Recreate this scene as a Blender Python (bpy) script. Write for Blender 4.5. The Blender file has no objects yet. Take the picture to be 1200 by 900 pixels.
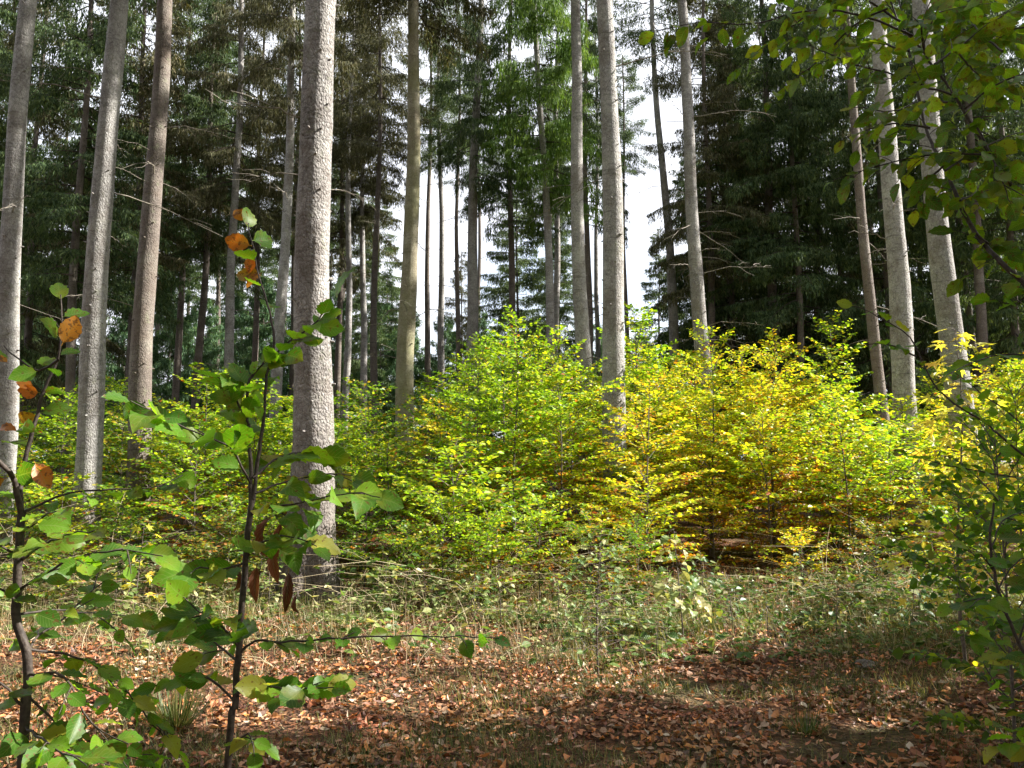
import bpy, math, random
import numpy as np
from math import radians as R, sin, cos, tan, pi, exp, sqrt

# ------------------------------------------------------------------ camera
sc = bpy.context.scene
COL = sc.collection
F_PX, PITCH, EYE = 950.0, R(5.4), 1.6          # focal length in photo pixels (1200 wide)
cd = bpy.data.cameras.new('camera'); cam = bpy.data.objects.new('camera', cd); COL.objects.link(cam)
cd.sensor_width = 36.0; cd.lens = 36.0*F_PX/1200.0; cd.clip_start = 0.05; cd.clip_end = 2000
cam.location = (0, 0, EYE); cam.rotation_euler = (R(90)+PITCH, 0, 0)
sc.camera = cam
# ------------------------------------------------------------------ light
SUN_EL, SUN_AZ = R(36), R(82)                    # azimuth clockwise from +Y (straight ahead)
world = bpy.data.worlds.new("World"); sc.world = world; world.use_nodes = True
wn = world.node_tree; wn.nodes.clear()
wo = wn.nodes.new('ShaderNodeOutputWorld'); wb = wn.nodes.new('ShaderNodeBackground')
sk = wn.nodes.new('ShaderNodeTexSky'); sk.sky_type = 'NISHITA'; sk.sun_disc = False
sk.sun_elevation = SUN_EL; sk.sun_rotation = SUN_AZ; sk.air_density = 1.0; sk.dust_density = 2.0; sk.ozone_density = 1.0
wb.inputs['Strength'].default_value = 0.15
SKYK = .62
wtc = wn.nodes.new('ShaderNodeTexCoord'); wnz = wn.nodes.new('ShaderNodeTexNoise'); wnz.inputs['Scale'].default_value = 2.2; wnz.inputs['Detail'].default_value = 6
wn.links.new(wtc.outputs['Generated'], wnz.inputs['Vector'])
wr = wn.nodes.new('ShaderNodeMapRange'); wr.inputs[1].default_value = .25; wr.inputs[2].default_value = .46; wn.links.new(wnz.outputs[0], wr.inputs[0])
wm = wn.nodes.new('ShaderNodeMix'); wm.data_type = 'RGBA'; wn.links.new(wr.outputs[0], wm.inputs[0]); wk = wn.nodes.new('ShaderNodeMix'); wk.data_type = 'RGBA'; wk.blend_type = 'MULTIPLY'; wk.inputs[0].default_value = 1; wk.inputs[7].default_value = (SKYK, SKYK, SKYK, 1); wn.links.new(sk.outputs[0], wk.inputs[6]); wn.links.new(wk.outputs[2], wm.inputs[6]); wm.inputs[7].default_value = (2.75, 2.84, 3.08, 1)
wn.links.new(wm.outputs[2], wb.inputs['Color']); wn.links.new(wb.outputs[0], wo.inputs['Surface'])
sd = bpy.data.lights.new('sun', 'SUN'); sd.energy = 5.0; sd.angle = R(0.53); sd.color = (1.0, 0.965, 0.90)
so = bpy.data.objects.new('sun', sd); COL.objects.link(so)
so.rotation_euler = (R(90)-SUN_EL, 0, -SUN_AZ+R(180)+0)
so.location = (30, 0, 30)
sc.view_settings.view_transform = 'Standard'; sc.view_settings.look = 'None'
sc.view_settings.exposure = 1.9; sc.view_settings.gamma = 1.0; sc.view_settings.use_curve_mapping = False
sc.cycles.use_denoising = True
sc.cycles.max_bounces = 8; sc.cycles.diffuse_bounces = 4; sc.cycles.glossy_bounces = 2
sc.cycles.transmission_bounces = 6; sc.cycles.sample_clamp_indirect = 6.0
sc.cycles.use_adaptive_sampling = True; sc.cycles.adaptive_threshold = 0.02

rng = np.random.default_rng(7); rnd = random.Random(7)

# ------------------------------------------------------------------ helpers
def ground_z(x, y):
    return 0.045*np.sin(.7*x+1)*np.cos(.5*y) + .02*np.sin(1.9*x+2.3*y) + .012*np.sin(5.1*x-3.7*y)
def at(px, py, D):
    """world point seen at photo pixel (px,py) standing at distance D in front of the photographer"""
    u, v = (px-600)/F_PX, (450-py)/F_PX
    d = np.array([u, cos(PITCH)-v*sin(PITCH), sin(PITCH)+v*cos(PITCH)])
    return np.array([0, 0, EYE]) + d*(D/d[1])

def mesh(name, chunks, mats=()):
    """chunks: list of (V (n,3), F (m,k), material index or array, UV per vertex or None, smooth)"""
    chunks = [c for c in chunks if len(c[1])]
    me = bpy.data.meshes.new(name)
    V = np.concatenate([c[0] for c in chunks]).astype(np.float32)
    loops, starts, tot, mi, sm, uv, off, ls = [], [], [], [], [], [], 0, 0
    anyuv = any(c[3] is not None for c in chunks)
    for c in chunks:
        v, f = c[0], np.asarray(c[1]); k = f.shape[1]; m = f.shape[0]
        loops.append((f+off).ravel()); starts.append(ls+np.arange(m)*k); tot.append(np.full(m, k))
        mi.append(np.broadcast_to(np.asarray(c[2]), (m,))); sm.append(np.full(m, bool(c[4])))
        if anyuv:
            u = c[3] if c[3] is not None else np.zeros((len(v), 2)); uv.append(u[f.ravel()])
        off += len(v); ls += m*k
    loops = np.concatenate(loops)
    me.vertices.add(len(V)); me.vertices.foreach_set('co', V.ravel())
    me.loops.add(len(loops)); me.loops.foreach_set('vertex_index', loops.astype(np.int32))
    n = sum(len(a) for a in starts); me.polygons.add(n)
    me.polygons.foreach_set('loop_start', np.concatenate(starts).astype(np.int32))
    me.polygons.foreach_set('loop_total', np.concatenate(tot).astype(np.int32))
    me.polygons.foreach_set('material_index', np.concatenate(mi).astype(np.int32))
    me.polygons.foreach_set('use_smooth', np.concatenate(sm))
    if anyuv:
        l = me.uv_layers.new(name='UVMap'); l.data.foreach_set('uv', np.concatenate(uv).astype(np.float32).ravel())
    for m in mats: me.materials.append(m)
    me.update(calc_edges=True)
    return me

def link(name, data, parent=None, loc=None, rot=None):
    o = bpy.data.objects.new(name, data); COL.objects.link(o)
    if parent is not None: o.parent = parent
    if loc is not None: o.location = [float(a) for a in loc]
    if rot is not None: o.rotation_euler = rot
    return o
def thing(name, label, cat, loc=(0, 0, 0), rot=(0, 0, 0), group=None):
    o = link(name, None, None, loc, rot); o.empty_display_size = .2
    o['label'] = label; o['category'] = cat
    if group: o['group'] = group
    return o
def stuff(name, me, label, cat):
    o = link(name, me); o['kind'] = 'stuff'; o['label'] = label; o['category'] = cat; return o

def tube(P, r, n=5, mat=0, smooth=True):
    P = np.asarray(P, float); r = np.broadcast_to(np.asarray(r, float), (len(P),))
    T = np.gradient(P, axis=0); T /= np.linalg.norm(T, axis=1)[:, None]+1e-9
    ref = np.array([0, 0, 1.]) if abs(T[:, 2]).mean() < .8 else np.array([1., 0, 0])
    A = np.cross(T, ref); A /= np.linalg.norm(A, axis=1)[:, None]+1e-9
    B = np.cross(T, A)
    a = np.arange(n)*2*pi/n
    V = (P[:, None]+r[:, None, None]*(np.cos(a)[None, :, None]*A[:, None]+np.sin(a)[None, :, None]*B[:, None])).reshape(-1, 3)
    i = np.arange(len(P)-1)[:, None]*n; j = np.arange(n)[None]; j2 = (j+1) % n
    Fq = np.stack([i+j, i+j2, i+n+j2, i+n+j], -1).reshape(-1, 4)
    V = np.vstack([V, P[-1]+T[-1]*r[-1]]); e = (len(P)-1)*n
    cap = np.stack([e+j[0], e+j2[0], np.full(n, len(V)-1)], -1)
    return [(V, Fq, mat, None, smooth), (V[cap.ravel()], np.arange(3*n).reshape(n, 3), mat, None, smooth)]

def smooth_line(P, step):
    """Catmull-Rom through the given points, resampled about every `step`"""
    P = np.asarray(P, float)
    if len(P) < 3:
        n = max(2, int(np.linalg.norm(P[-1]-P[0])/step)+1); t = np.linspace(0, 1, n)[:, None]; return P[0]*(1-t)+P[-1]*t
    Q = np.vstack([2*P[0]-P[1], P, 2*P[-1]-P[-2]]); out = []
    for k in range(1, len(Q)-2):
        n = max(2, int(np.linalg.norm(Q[k+1]-Q[k])/step)+1)
        for t in np.linspace(0, 1, n, endpoint=False):
            a, b, c, d = Q[k-1], Q[k], Q[k+1], Q[k+2]
            out.append(.5*((2*b)+(c-a)*t+(2*a-5*b+4*c-d)*t*t+(3*b-a-3*c+d)*t**3))
    out.append(P[-1]); return np.array(out)

def nrmz(v): return v/(np.linalg.norm(v, axis=-1, keepdims=True)+1e-9)
def scatter(tmpl, pos, d, nr, size, mat=0, smooth=False, wscale=None):
    """copies of a template (V, F, UV): +Y along d, +Z along nr"""
    V, Fc, UV = tmpl
    pos, d, nr, size = [np.asarray(a, float) for a in (pos, d, nr, size)]
    if len(pos) == 0: return (np.zeros((0, 3)), np.zeros((0, Fc.shape[1]), int), 0, None, smooth)
    y = nrmz(d); z = nr-(nr*y).sum(-1, keepdims=True)*y; z = nrmz(z); x = np.cross(y, z)
    ws = np.ones(len(pos)) if wscale is None else wscale
    W = pos[:, None]+size[:, None, None]*(V[None, :, 0, None]*x[:, None]*ws[:, None, None]+V[None, :, 1, None]*y[:, None]+V[None, :, 2, None]*z[:, None])
    n, k = len(pos), len(V)
    Fa = (Fc[None]+np.arange(n)[:, None, None]*k).reshape(-1, Fc.shape[1])
    uv = None if UV is None else np.tile(UV, (n, 1))
    mi = mat if np.ndim(mat) == 0 else np.repeat(np.asarray(mat), len(Fc))
    return (W.reshape(-1, 3), Fa, mi, uv, smooth)

# leaf templates ---------------------------------------------------
LEAF_LO = (np.array([[0, 0, 0], [-.30, .38, .07], [-.23, .74, .04], [0, 1.03, -.05], [.23, .74, .04], [.30, .38, .07]]),
           np.array([[0, 3, 2, 1], [0, 5, 4, 3]]), None)
def leaf_hi(curl=.12, wave=.02, fold=.16, wid=.37, pet=.10, n=11, cup=0.0, twist=0.0):
    wid *= .9
    V, UV, Fc = [], [], []
    for i in range(n):
        t = i/(n-1); w = wid*.92*(sin(pi*t**.93))**(.66 if t < .5 else .95) if 0 < t < 1 else 0.0
        w *= (1+.045*(1 if i % 2 else -1))
        for j in range(5):
            u = (j-2)/2.
            zz = fold*abs(u)*w - curl*(t-.45)**2*1.6 - cup*u*u*w*2 + (wave*(1 if i % 2 else -1)*abs(u) if 0 < t < 1 else 0) + twist*u*w*(t-.3)
            V.append((u*w+.03*sin(t*4+fold*20)*t, pet+t*(1-pet), zz)); UV.append((u*.5+.5, t))
    for i in range(n-1):
        for j in range(4): a = i*5+j; Fc.append((a, a+1, a+6, a+5))
    b = len(V); V += [(-.012, 0, -curl*.3), (.012, 0, -curl*.3), (.010, pet+.03, .004-curl*.3), (-.010, pet+.03, .004-curl*.3)]
    UV += [(.5, 0)]*4; Fc.append((b, b+1, b+2, b+3))
    return (np.array(V), np.array(Fc), np.array(UV))
LEAVES_HI = [leaf_hi(), leaf_hi(.35, .015, .08), leaf_hi(.05, .03, .3, .35), leaf_hi(.6, .02, .2, .33, twist=.25), leaf_hi(.2, .02, .1, .40, twist=-.3), leaf_hi(-.15, .02, .22, .38)]
DEADLEAF = [leaf_hi(.7, .03, 1.6, .15, twist=.9), leaf_hi(.4, .04, 1.3, .17, twist=-1.2), leaf_hi(1.0, .03, 1.9, .13, twist=.4)]
def maple():
    lob = [(-150, .32), (-125, .28), (-100, .62), (-72, .34), (-48, .9), (-24, .42), (0, 1.05), (24, .42), (48, .9), (72, .34), (100, .62), (125, .28), (150, .32)]
    V = [(0, .0, 0)]; 
    for a, r in lob: V.append((sin(R(a))*r*.62, cos(R(a))*r*.62+.0, -.10*r*r+.03*(r < .5)))
    V = np.array(V); V[:, 1] += .25
    Fc = np.array([(0, i+1, i) for i in range(1, len(lob))])
    V = np.vstack([V, [(-.012, -.15, 0), (.012, -.15, 0), (0, .25, 0)]]); Fc = np.vstack([Fc, [(len(V)-3, len(V)-2, len(V)-1)]])
    return (V, Fc, None)
MAPLE = maple()
LITTER = [(np.array([[0, 0, 0], [-.27, .3, .12], [-.25, .7, .02], [0, 1, .16], [.24, .72, .14], [.28, .3, -.02], [0, .5, -.03]]),
           np.array([[0, 6, 2, 1], [6, 3, 2, 6], [0, 5, 4, 6], [6, 4, 3, 6]][0:1]+[[0, 5, 4, 6]]), None)]
def litter_leaf(a, b, c):
    V = np.array([[0, 0, a*.5], [-.24, .28, b], [-.27, .62, b*.6+c], [0, 1, a+c], [.27, .64, b*.8-c], [.23, .28, b*.7], [0, .33, 0], [0, .66, .02+c*.3]])
    Fc = np.array([[0, 6, 1, 1], [6, 7, 2, 1], [7, 3, 2, 2], [0, 5, 6, 6], [6, 5, 4, 7], [7, 4, 3, 3]])
    T = []
    for f in Fc:
        q = []
        for x in f:
            if x not in q: q.append(x)
        if len(q) == 4: T += [(q[0], q[1], q[2]), (q[0], q[2], q[3])]
        else: T.append(tuple(q))
    return (V, np.array(T), None)
LITTERS = [litter_leaf(.05, .12, .02), litter_leaf(.22, .20, -.05), litter_leaf(-.1, .26, .10), litter_leaf(.3, -.05, .15)]
SPRAY = (np.array([[-.10, 0, 0], [.10, 0, 0], [.34, .45, -.02], [0, 1, -.08], [-.34, .45, -.02]]), np.array([[0, 1, 2, 3], [0, 3, 4, 4]])[:, :], None)
SPRAY = (np.array([[0, 0, 0], [.5, .42, 0], [0, 1, -.05], [-.5, .42, 0]]), np.array([[0, 1, 2, 3]]), None)
BLADE = (np.array([[-.5, 0, 0], [.5, 0, 0], [.42, .38, .02], [-.42, .38, .02], [.26, .72, .12], [-.26, .72, .12], [0, 1, .30], [0, 1, .30]]), np.array([[0, 1, 2, 3], [3, 2, 4, 5], [5, 4, 6, 7]]), None)

# ------------------------------------------------------------------ materials
def newmat(name):
    m = bpy.data.materials.new(name); m.use_nodes = True; nt = m.node_tree; nt.nodes.clear()
    out = nt.nodes.new('ShaderNodeOutputMaterial'); return m, nt, out
def ramp(nt, fac, stops, interp='LINEAR'):
    r = nt.nodes.new('ShaderNodeValToRGB'); r.color_ramp.interpolation = interp
    e = r.color_ramp.elements
    while len(e) < len(stops): e.new(.5)
    for el, (p, c) in zip(e, stops): el.position = p; el.color = (*c, 1)
    if fac is not None: nt.links.new(fac, r.inputs[0])
    return r.outputs[0]
def noise(nt, scale, detail=4, rough=.6, vec=None, dim='3D'):
    n = nt.nodes.new('ShaderNodeTexNoise'); n.inputs['Scale'].default_value = scale; n.inputs['Detail'].default_value = detail
    n.inputs['Roughness'].default_value = rough
    if vec is not None: nt.links.new(vec, n.inputs['Vector'])
    return n
def mathn(nt, op, a, b=None, c=None):
    n = nt.nodes.new('ShaderNodeMath'); n.operation = op
    for i, x in enumerate((a, b, c)):
        if x is None: continue
        if isinstance(x, (int, float)): n.inputs[i].default_value = x
        else: nt.links.new(x, n.inputs[i])
    return n.outputs[0]
def mix(nt, fac, a, b, mode='MIX'):
    n = nt.nodes.new('ShaderNodeMix'); n.data_type = 'RGBA'; n.blend_type = mode
    for i, x in ((0, fac), (6, a), (7, b)):
        if isinstance(x, (int, float)): n.inputs[i].default_value = x
        elif isinstance(x, tuple): n.inputs[i].default_value = (*x, 1)
        else: nt.links.new(x, n.inputs[i])
    return n.outputs[2]

def leaf_mat(name, stops, trans=.45, rough=.45, veins=False, spots=0.0, spec=.35, tgain=(1.35, 1.3, .6), ovar=.35):
    m, nt, out = newmat(name)
    g = nt.nodes.new('ShaderNodeNewGeometry'); oi = nt.nodes.new('ShaderNodeObjectInfo')
    f = mathn(nt, 'ADD', g.outputs['Random Per Island'], mathn(nt, 'MULTIPLY', mathn(nt, 'SUBTRACT', oi.outputs['Random'], .5), ovar))
    col = ramp(nt, f, stops)
    # neighbouring leaves of one spray turn together
    tc = nt.nodes.new('ShaderNodeNewGeometry')
    nz = noise(nt, 1.6, 2, .5, tc.outputs['Position'])
    hsv = nt.nodes.new('ShaderNodeHueSaturation')
    nt.links.new(mathn(nt, 'MULTIPLY_ADD', nz.outputs[0], -.06, .53), hsv.inputs['Hue'])
    nt.links.new(mathn(nt, 'MULTIPLY_ADD', g.outputs['Random Per Island'], .35, .82), hsv.inputs['Value'])
    nt.links.new(col, hsv.inputs['Color']); col = hsv.outputs[0]
    bump = None
    if veins:
        uv = nt.nodes.new('ShaderNodeUVMap'); sx = nt.nodes.new('ShaderNodeSeparateXYZ'); nt.links.new(uv.outputs[0], sx.inputs[0])
        au = mathn(nt, 'ABSOLUTE', mathn(nt, 'SUBTRACT', sx.outputs[0], .5))
        s = mathn(nt, 'FRACT', mathn(nt, 'MULTIPLY', mathn(nt, 'SUBTRACT', sx.outputs[1], mathn(nt, 'MULTIPLY', au, .55)), 8.5))
        side = mathn(nt, 'LESS_THAN', s, .13); mid = mathn(nt, 'LESS_THAN', au, .022)
        v = mathn(nt, 'MAXIMUM', side, mid)
        col = mix(nt, mathn(nt, 'MULTIPLY', v, .30), col, (.28, .34, .12))
        b = nt.nodes.new('ShaderNodeBump'); b.inputs['Strength'].default_value = .5; b.inputs['Distance'].default_value = .002
        b.invert = True; nt.links.new(v, b.inputs['Height']); bump = b.outputs[0]
    if spots > 0:
        ns = noise(nt, 95, 3, .6, tc.outputs['Position']); nl = noise(nt, 14, 3, .6, tc.outputs['Position'])
        col = mix(nt, mathn(nt, 'MULTIPLY', ramp(nt, nl.outputs[0], [(.50, (0, 0, 0)), (.72, (1, 1, 1))]), .55), col, (.24, .21, .02))
        k = mathn(nt, 'GREATER_THAN', ns.outputs[0], .66-spots*.1)
        col = mix(nt, mathn(nt, 'MULTIPLY', k, .75), col, (.12, .05, .015))
    p = nt.nodes.new('ShaderNodeBsdfPrincipled'); p.inputs['Roughness'].default_value = rough
    p.inputs['Specular IOR Level'].default_value = spec
    nt.links.new(col, p.inputs['Base Color'])
    t = nt.nodes.new('ShaderNodeBsdfTranslucent')
    nt.links.new(mix(nt, 1.0, col, tgain, 'MULTIPLY'), t.inputs['Color'])
    if bump: nt.links.new(bump, p.inputs['Normal'])
    ms = nt.nodes.new('ShaderNodeMixShader'); ms.inputs[0].default_value = trans
    nt.links.new(p.outputs[0], ms.inputs[1]); nt.links.new(t.outputs[0], ms.inputs[2]); nt.links.new(ms.outputs[0], out.inputs[0])
    return m

def bark_mat(name, dark, mid, lite, scale=1.0, bumpd=.012, lichen=.35, moss=0.0, foot=1.5):
    m, nt, out = newmat(name)
    tc = nt.nodes.new('ShaderNodeTexCoord'); oi = nt.nodes.new('ShaderNodeObjectInfo')
    mp = nt.nodes.new('ShaderNodeMapping'); mp.inputs['Scale'].default_value = (1, 1, .75); nt.links.new(tc.outputs['Object'], mp.inputs[0])
    wob = noise(nt, 7*scale, 3, .6, mp.outputs[0])
    vadd = nt.nodes.new('ShaderNodeVectorMath'); vadd.operation = 'MULTIPLY_ADD'
    nt.links.new(wob.outputs['Color'], vadd.inputs[0]); vadd.inputs[1].default_value = (.05, .05, .05); nt.links.new(mp.outputs[0], vadd.inputs[2])
    vo = nt.nodes.new('ShaderNodeTexVoronoi'); vo.inputs['Scale'].default_value = 42*scale; nt.links.new(vadd.outputs[0], vo.inputs['Vector'])
    vo2 = nt.nodes.new('ShaderNodeTexVoronoi'); vo2.inputs['Scale'].default_value = 17*scale; vo2.feature = 'DISTANCE_TO_EDGE'; nt.links.new(vadd.outputs[0], vo2.inputs['Vector'])
    n1 = noise(nt, 90*scale, 4, .7, mp.outputs[0]); n2 = noise(nt, 2.3, 5, .65, tc.outputs['Object']); n3 = noise(nt, 14, 4, .6, tc.outputs['Object'])
    h = mathn(nt, 'SUBTRACT', 1.0, vo.outputs['Distance'])
    sepz = nt.nodes.new('ShaderNodeSeparateXYZ'); nt.links.new(tc.outputs['Object'], sepz.inputs[0])
    h = mathn(nt, 'ADD', mathn(nt, 'MULTIPLY', h, .8), mathn(nt, 'MULTIPLY', mathn(nt, 'MINIMUM', vo2.outputs['Distance'], .12), 1.6))
    h = mathn(nt, 'ADD', h, mathn(nt, 'MULTIPLY', n1.outputs[0], .6))
    cf = mathn(nt, 'MULTIPLY_ADD', n1.outputs[0], .30, mathn(nt, 'MULTIPLY_ADD', vo.outputs['Color'], .16, mathn(nt, 'MULTIPLY_ADD', n2.outputs[0], .55, mathn(nt, 'MULTIPLY', n3.outputs[0], .25))))
    mpv = nt.nodes.new('ShaderNodeMapping'); mpv.inputs['Scale'].default_value = (26, 26, 2.2); nt.links.new(tc.outputs['Object'], mpv.inputs[0]); nv = noise(nt, 1, 4, .6, mpv.outputs[0])
    mph = nt.nodes.new('ShaderNodeMapping'); mph.inputs['Scale'].default_value = (3, 3, 22); nt.links.new(tc.outputs['Object'], mph.inputs[0]); nh = noise(nt, 1, 4, .6, mph.outputs[0])
    h = mathn(nt, 'ADD', h, mathn(nt, 'MULTIPLY', mathn(nt, 'ADD', nv.outputs[0], nh.outputs[0]), .7))
    col = ramp(nt, cf, [(.25, dark), (.52, mid), (.8, lite)])
    crack = mathn(nt, 'LESS_THAN', vo2.outputs['Distance'], .03)
    col = mix(nt, mathn(nt, 'MULTIPLY', crack, .45), col, tuple(a*.45 for a in dark))
    col = mix(nt, mathn(nt, 'MULTIPLY', ramp(nt, n2.outputs[0], [(.5, (0, 0, 0)), (.68, (1, 1, 1))]), lichen), col, (.30, .30, .24))
    col = mix(nt, mathn(nt, 'MULTIPLY', ramp(nt, nh.outputs[0], [(.58, (0, 0, 0)), (.70, (1, 1, 1))]), .5), col, tuple(a*.6 for a in dark))
    # weathered fibrous brown foot with moss, its darkness partly shadow painted into the colour
    ft = nt.nodes.new('ShaderNodeMapRange'); ft.inputs[1].default_value = foot; ft.inputs[2].default_value = .35; nt.links.new(mathn(nt, 'ADD', sepz.outputs[2], mathn(nt, 'MULTIPLY_ADD', n3.outputs[0], 1.4, -.7)), ft.inputs[0])
    col = mix(nt, mathn(nt, 'MULTIPLY', ft.outputs[0], .75), col, ramp(nt, nv.outputs[0], [(.35, (.045, .03, .022)), (.6, (.13, .10, .08)), (.75, (.10, .11, .045))]))
    nb = noise(nt, .9, 5, .7, tc.outputs['Object'])
    col = mix(nt, mathn(nt, 'MULTIPLY', ramp(nt, nb.outputs[0], [(.50, (0, 0, 0)), (.60, (1, 1, 1))]), .42), col, (.125, .095, .072))
    ng = noise(nt, 6, 5, .75, tc.outputs['Object'])
    col = mix(nt, mathn(nt, 'MULTIPLY', ramp(nt, ng.outputs[0], [(.58, (0, 0, 0)), (.66, (1, 1, 1))]), .35), col, (.20, .22, .13))
    if moss: col = mix(nt, mathn(nt, 'MULTIPLY', ramp(nt, noise(nt, 1.1, 4, .6, tc.outputs['Object']).outputs[0], [(.42, (0, 0, 0)), (.6, (1, 1, 1))]), moss), col, (.15, .15, .06))
    hsv = nt.nodes.new('ShaderNodeHueSaturation'); nt.links.new(col, hsv.inputs['Color'])
    nt.links.new(mathn(nt, 'MULTIPLY_ADD', oi.outputs['Random'], .3, .85), hsv.inputs['Value'])
    p = nt.nodes.new('ShaderNodeBsdfPrincipled'); p.inputs['Roughness'].default_value = .9; p.inputs['Specular IOR Level'].default_value = .15
    nt.links.new(hsv.outputs[0], p.inputs['Base Color'])
    b = nt.nodes.new('ShaderNodeBump'); b.inputs['Strength'].default_value = 1.0; b.inputs['Distance'].default_value = bumpd
    nt.links.new(h, b.inputs['Height']); nt.links.new(b.outputs[0], p.inputs['Normal']); nt.links.new(p.outputs[0], out.inputs[0])
    return m
def plain_mat(name, a, b, scale=20, rough=.8, spec=.2):
    m, nt, out = newmat(name); tc = nt.nodes.new('ShaderNodeTexCoord')
    n = noise(nt, scale, 4, .6, tc.outputs['Object']); col = ramp(nt, n.outputs[0], [(.35, a), (.65, b)])
    p = nt.nodes.new('ShaderNodeBsdfPrincipled'); p.inputs['Roughness'].default_value = rough; p.inputs['Specular IOR Level'].default_value = spec
    nt.links.new(col, p.inputs['Base Color'])
    bp = nt.nodes.new('ShaderNodeBump'); bp.inputs['Distance'].default_value = .002; nt.links.new(n.outputs[0], bp.inputs['Height']); nt.links.new(bp.outputs[0], p.inputs['Normal'])
    nt.links.new(p.outputs[0], out.inputs[0]); return m

M = {}
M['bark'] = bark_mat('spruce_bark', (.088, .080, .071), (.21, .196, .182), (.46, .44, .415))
M['bark_scaly'] = bark_mat('scaly_bark', (.058, .051, .045), (.18, .162, .149), (.46, .435, .41), .9, .022, .12, 0.0, 2.9)
M['bark_olive'] = bark_mat('mossy_bark', (.07, .06, .035), (.17, .148, .10), (.32, .29, .21), 1.2, .01, .3, .5)
M['bark_brown_shade'] = bark_mat('brown_shaded_bark', (.06, .048, .04), (.12, .098, .084), (.20, .17, .145), 1.0, .012, .2)  # brown bark, darkened in colour for trunks that stand in shade
M['twig_dead'] = plain_mat('dead_twig', (.10, .085, .065), (.30, .265, .215))
M['twig_dark'] = plain_mat('dark_twig', (.035, .025, .02), (.07, .05, .04))
M['stem'] = plain_mat('sapling_bark', (.07, .055, .045), (.16, .13, .105), 60)
M['fgstem'] = plain_mat('young_beech_bark', (.030, .022, .018), (.075, .058, .046), 90, .6)
M['straw'] = leaf_mat('dry_straw', [(0, (.30, .22, .12)), (.5, (.46, .37, .22)), (1, (.58, .50, .34))], .25, .6)
G = lambda *s: list(s)
M['needle'] = leaf_mat('spruce_needles', G((0, (.034, .062, .026)), (.5, (.062, .10, .040)), (1, (.12, .16, .06))), .3, .6, spec=.15)
M['needle_lit'] = leaf_mat('sunlit_spruce_needles', G((0, (.05, .10, .02)), (.6, (.09, .17, .03)), (1, (.14, .22, .05))), .35, .6, spec=.15)  # brighter needle colour imitates sun on the boughs
M['needle_brown'] = leaf_mat('olive_spruce_needles', G((0, (.05, .05, .025)), (.6, (.09, .095, .04)), (1, (.16, .14, .08))), .25, .6, spec=.15)
M['needle_blue'] = leaf_mat('young_spruce_needles', G((0, (.045, .10, .05)), (.5, (.09, .17, .085)), (1, (.16, .24, .12))), .3, .6, spec=.15)
M['l_green'] = leaf_mat('beech_green', G((0, (.06, .15, .012)), (.55, (.13, .25, .015)), (.85, (.26, .33, .02)), (1, (.34, .25, .03))), .5)
M['l_yg'] = leaf_mat('beech_yellow_green', G((0, (.12, .25, .012)), (.4, (.22, .37, .016)), (.8, (.36, .46, .02)), (1, (.48, .44, .025))), .5)
M['l_yellow'] = leaf_mat('beech_yellow', G((0, (.20, .36, .014)), (.4, (.38, .47, .018)), (.8, (.56, .52, .025)), (1, (.56, .34, .02))), .5)
M['l_gold'] = leaf_mat('beech_gold', G((0, (.20, .20, .012)), (.35, (.38, .24, .015)), (.7, (.40, .15, .015)), (1, (.26, .065, .015))), .45)
M['l_orange'] = leaf_mat('beech_orange', G((0, (.32, .40, .02)), (.5, (.52, .46, .02)), (.85, (.56, .36, .02)), (1, (.48, .18, .02))), .5)
M['l_rust'] = leaf_mat('beech_rust', G((0, (.14, .14, .02)), (.3, (.28, .22, .03)), (.7, (.34, .15, .03)), (1, (.20, .06, .02))), .4)
M['l_olive'] = leaf_mat('beech_olive', G((0, (.05, .10, .015)), (.5, (.11, .17, .02)), (.8, (.24, .22, .03)), (1, (.30, .14, .03))), .45)
M['l_maple'] = leaf_mat('maple_yellow', G((0, (.40, .42, .05)), (.6, (.60, .55, .08)), (1, (.62, .46, .06))), .5)
M['fg_green'] = leaf_mat('fresh_beech_leaf', G((0, (.045, .12, .010)), (.6, (.08, .19, .012)), (.93, (.13, .24, .015)), (1, (.22, .22, .03))), .5, .42, True, .3, .28, tgain=(2.1, 2.1, .6))
M['fg_spot'] = leaf_mat('spotted_beech_leaf', G((0, (.055, .125, .012)), (.75, (.095, .18, .015)), (1, (.17, .21, .02))), .55, .42, True, .6, .25, tgain=(1.8, 1.8, .5))
M['fg_orange'] = leaf_mat('orange_beech_leaf', G((0, (.42, .26, .02)), (.5, (.50, .20, .02)), (1, (.38, .09, .02))), .5, .4, True, .9, tgain=(1.4, 1.1, .4))
M['fg_dead'] = leaf_mat('withered_leaf', G((0, (.11, .03, .018)), (1, (.22, .07, .035))), .25, .6, True)
M['litter'] = leaf_mat('fallen_beech_leaf', G((0, (.08, .035, .02)), (.18, (.20, .075, .035)), (.5, (.37, .14, .052)), (.66, (.34, .22, .14)), (.84, (.50, .17, .035)), (.93, (.30, .22, .15)), (1, (.54, .45, .34))), .12, .55, spec=.4)
M['grass'] = leaf_mat('meadow_grass', G((0, (.04, .075, .012)), (.5, (.09, .12, .025)), (.8, (.19, .17, .065)), (1, (.32, .26, .14))), .35, .5)
M['herb'] = leaf_mat('herb_leaf', G((0, (.035, .085, .015)), (.5, (.07, .14, .02)), (.8, (.13, .19, .04)), (1, (.20, .16, .06))), .4, .45)
M['herb_pale'] = leaf_mat('pale_herb_leaf', G((0, (.10, .18, .04)), (.5, (.20, .27, .08)), (1, (.36, .33, .15))), .4, .45)

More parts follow.
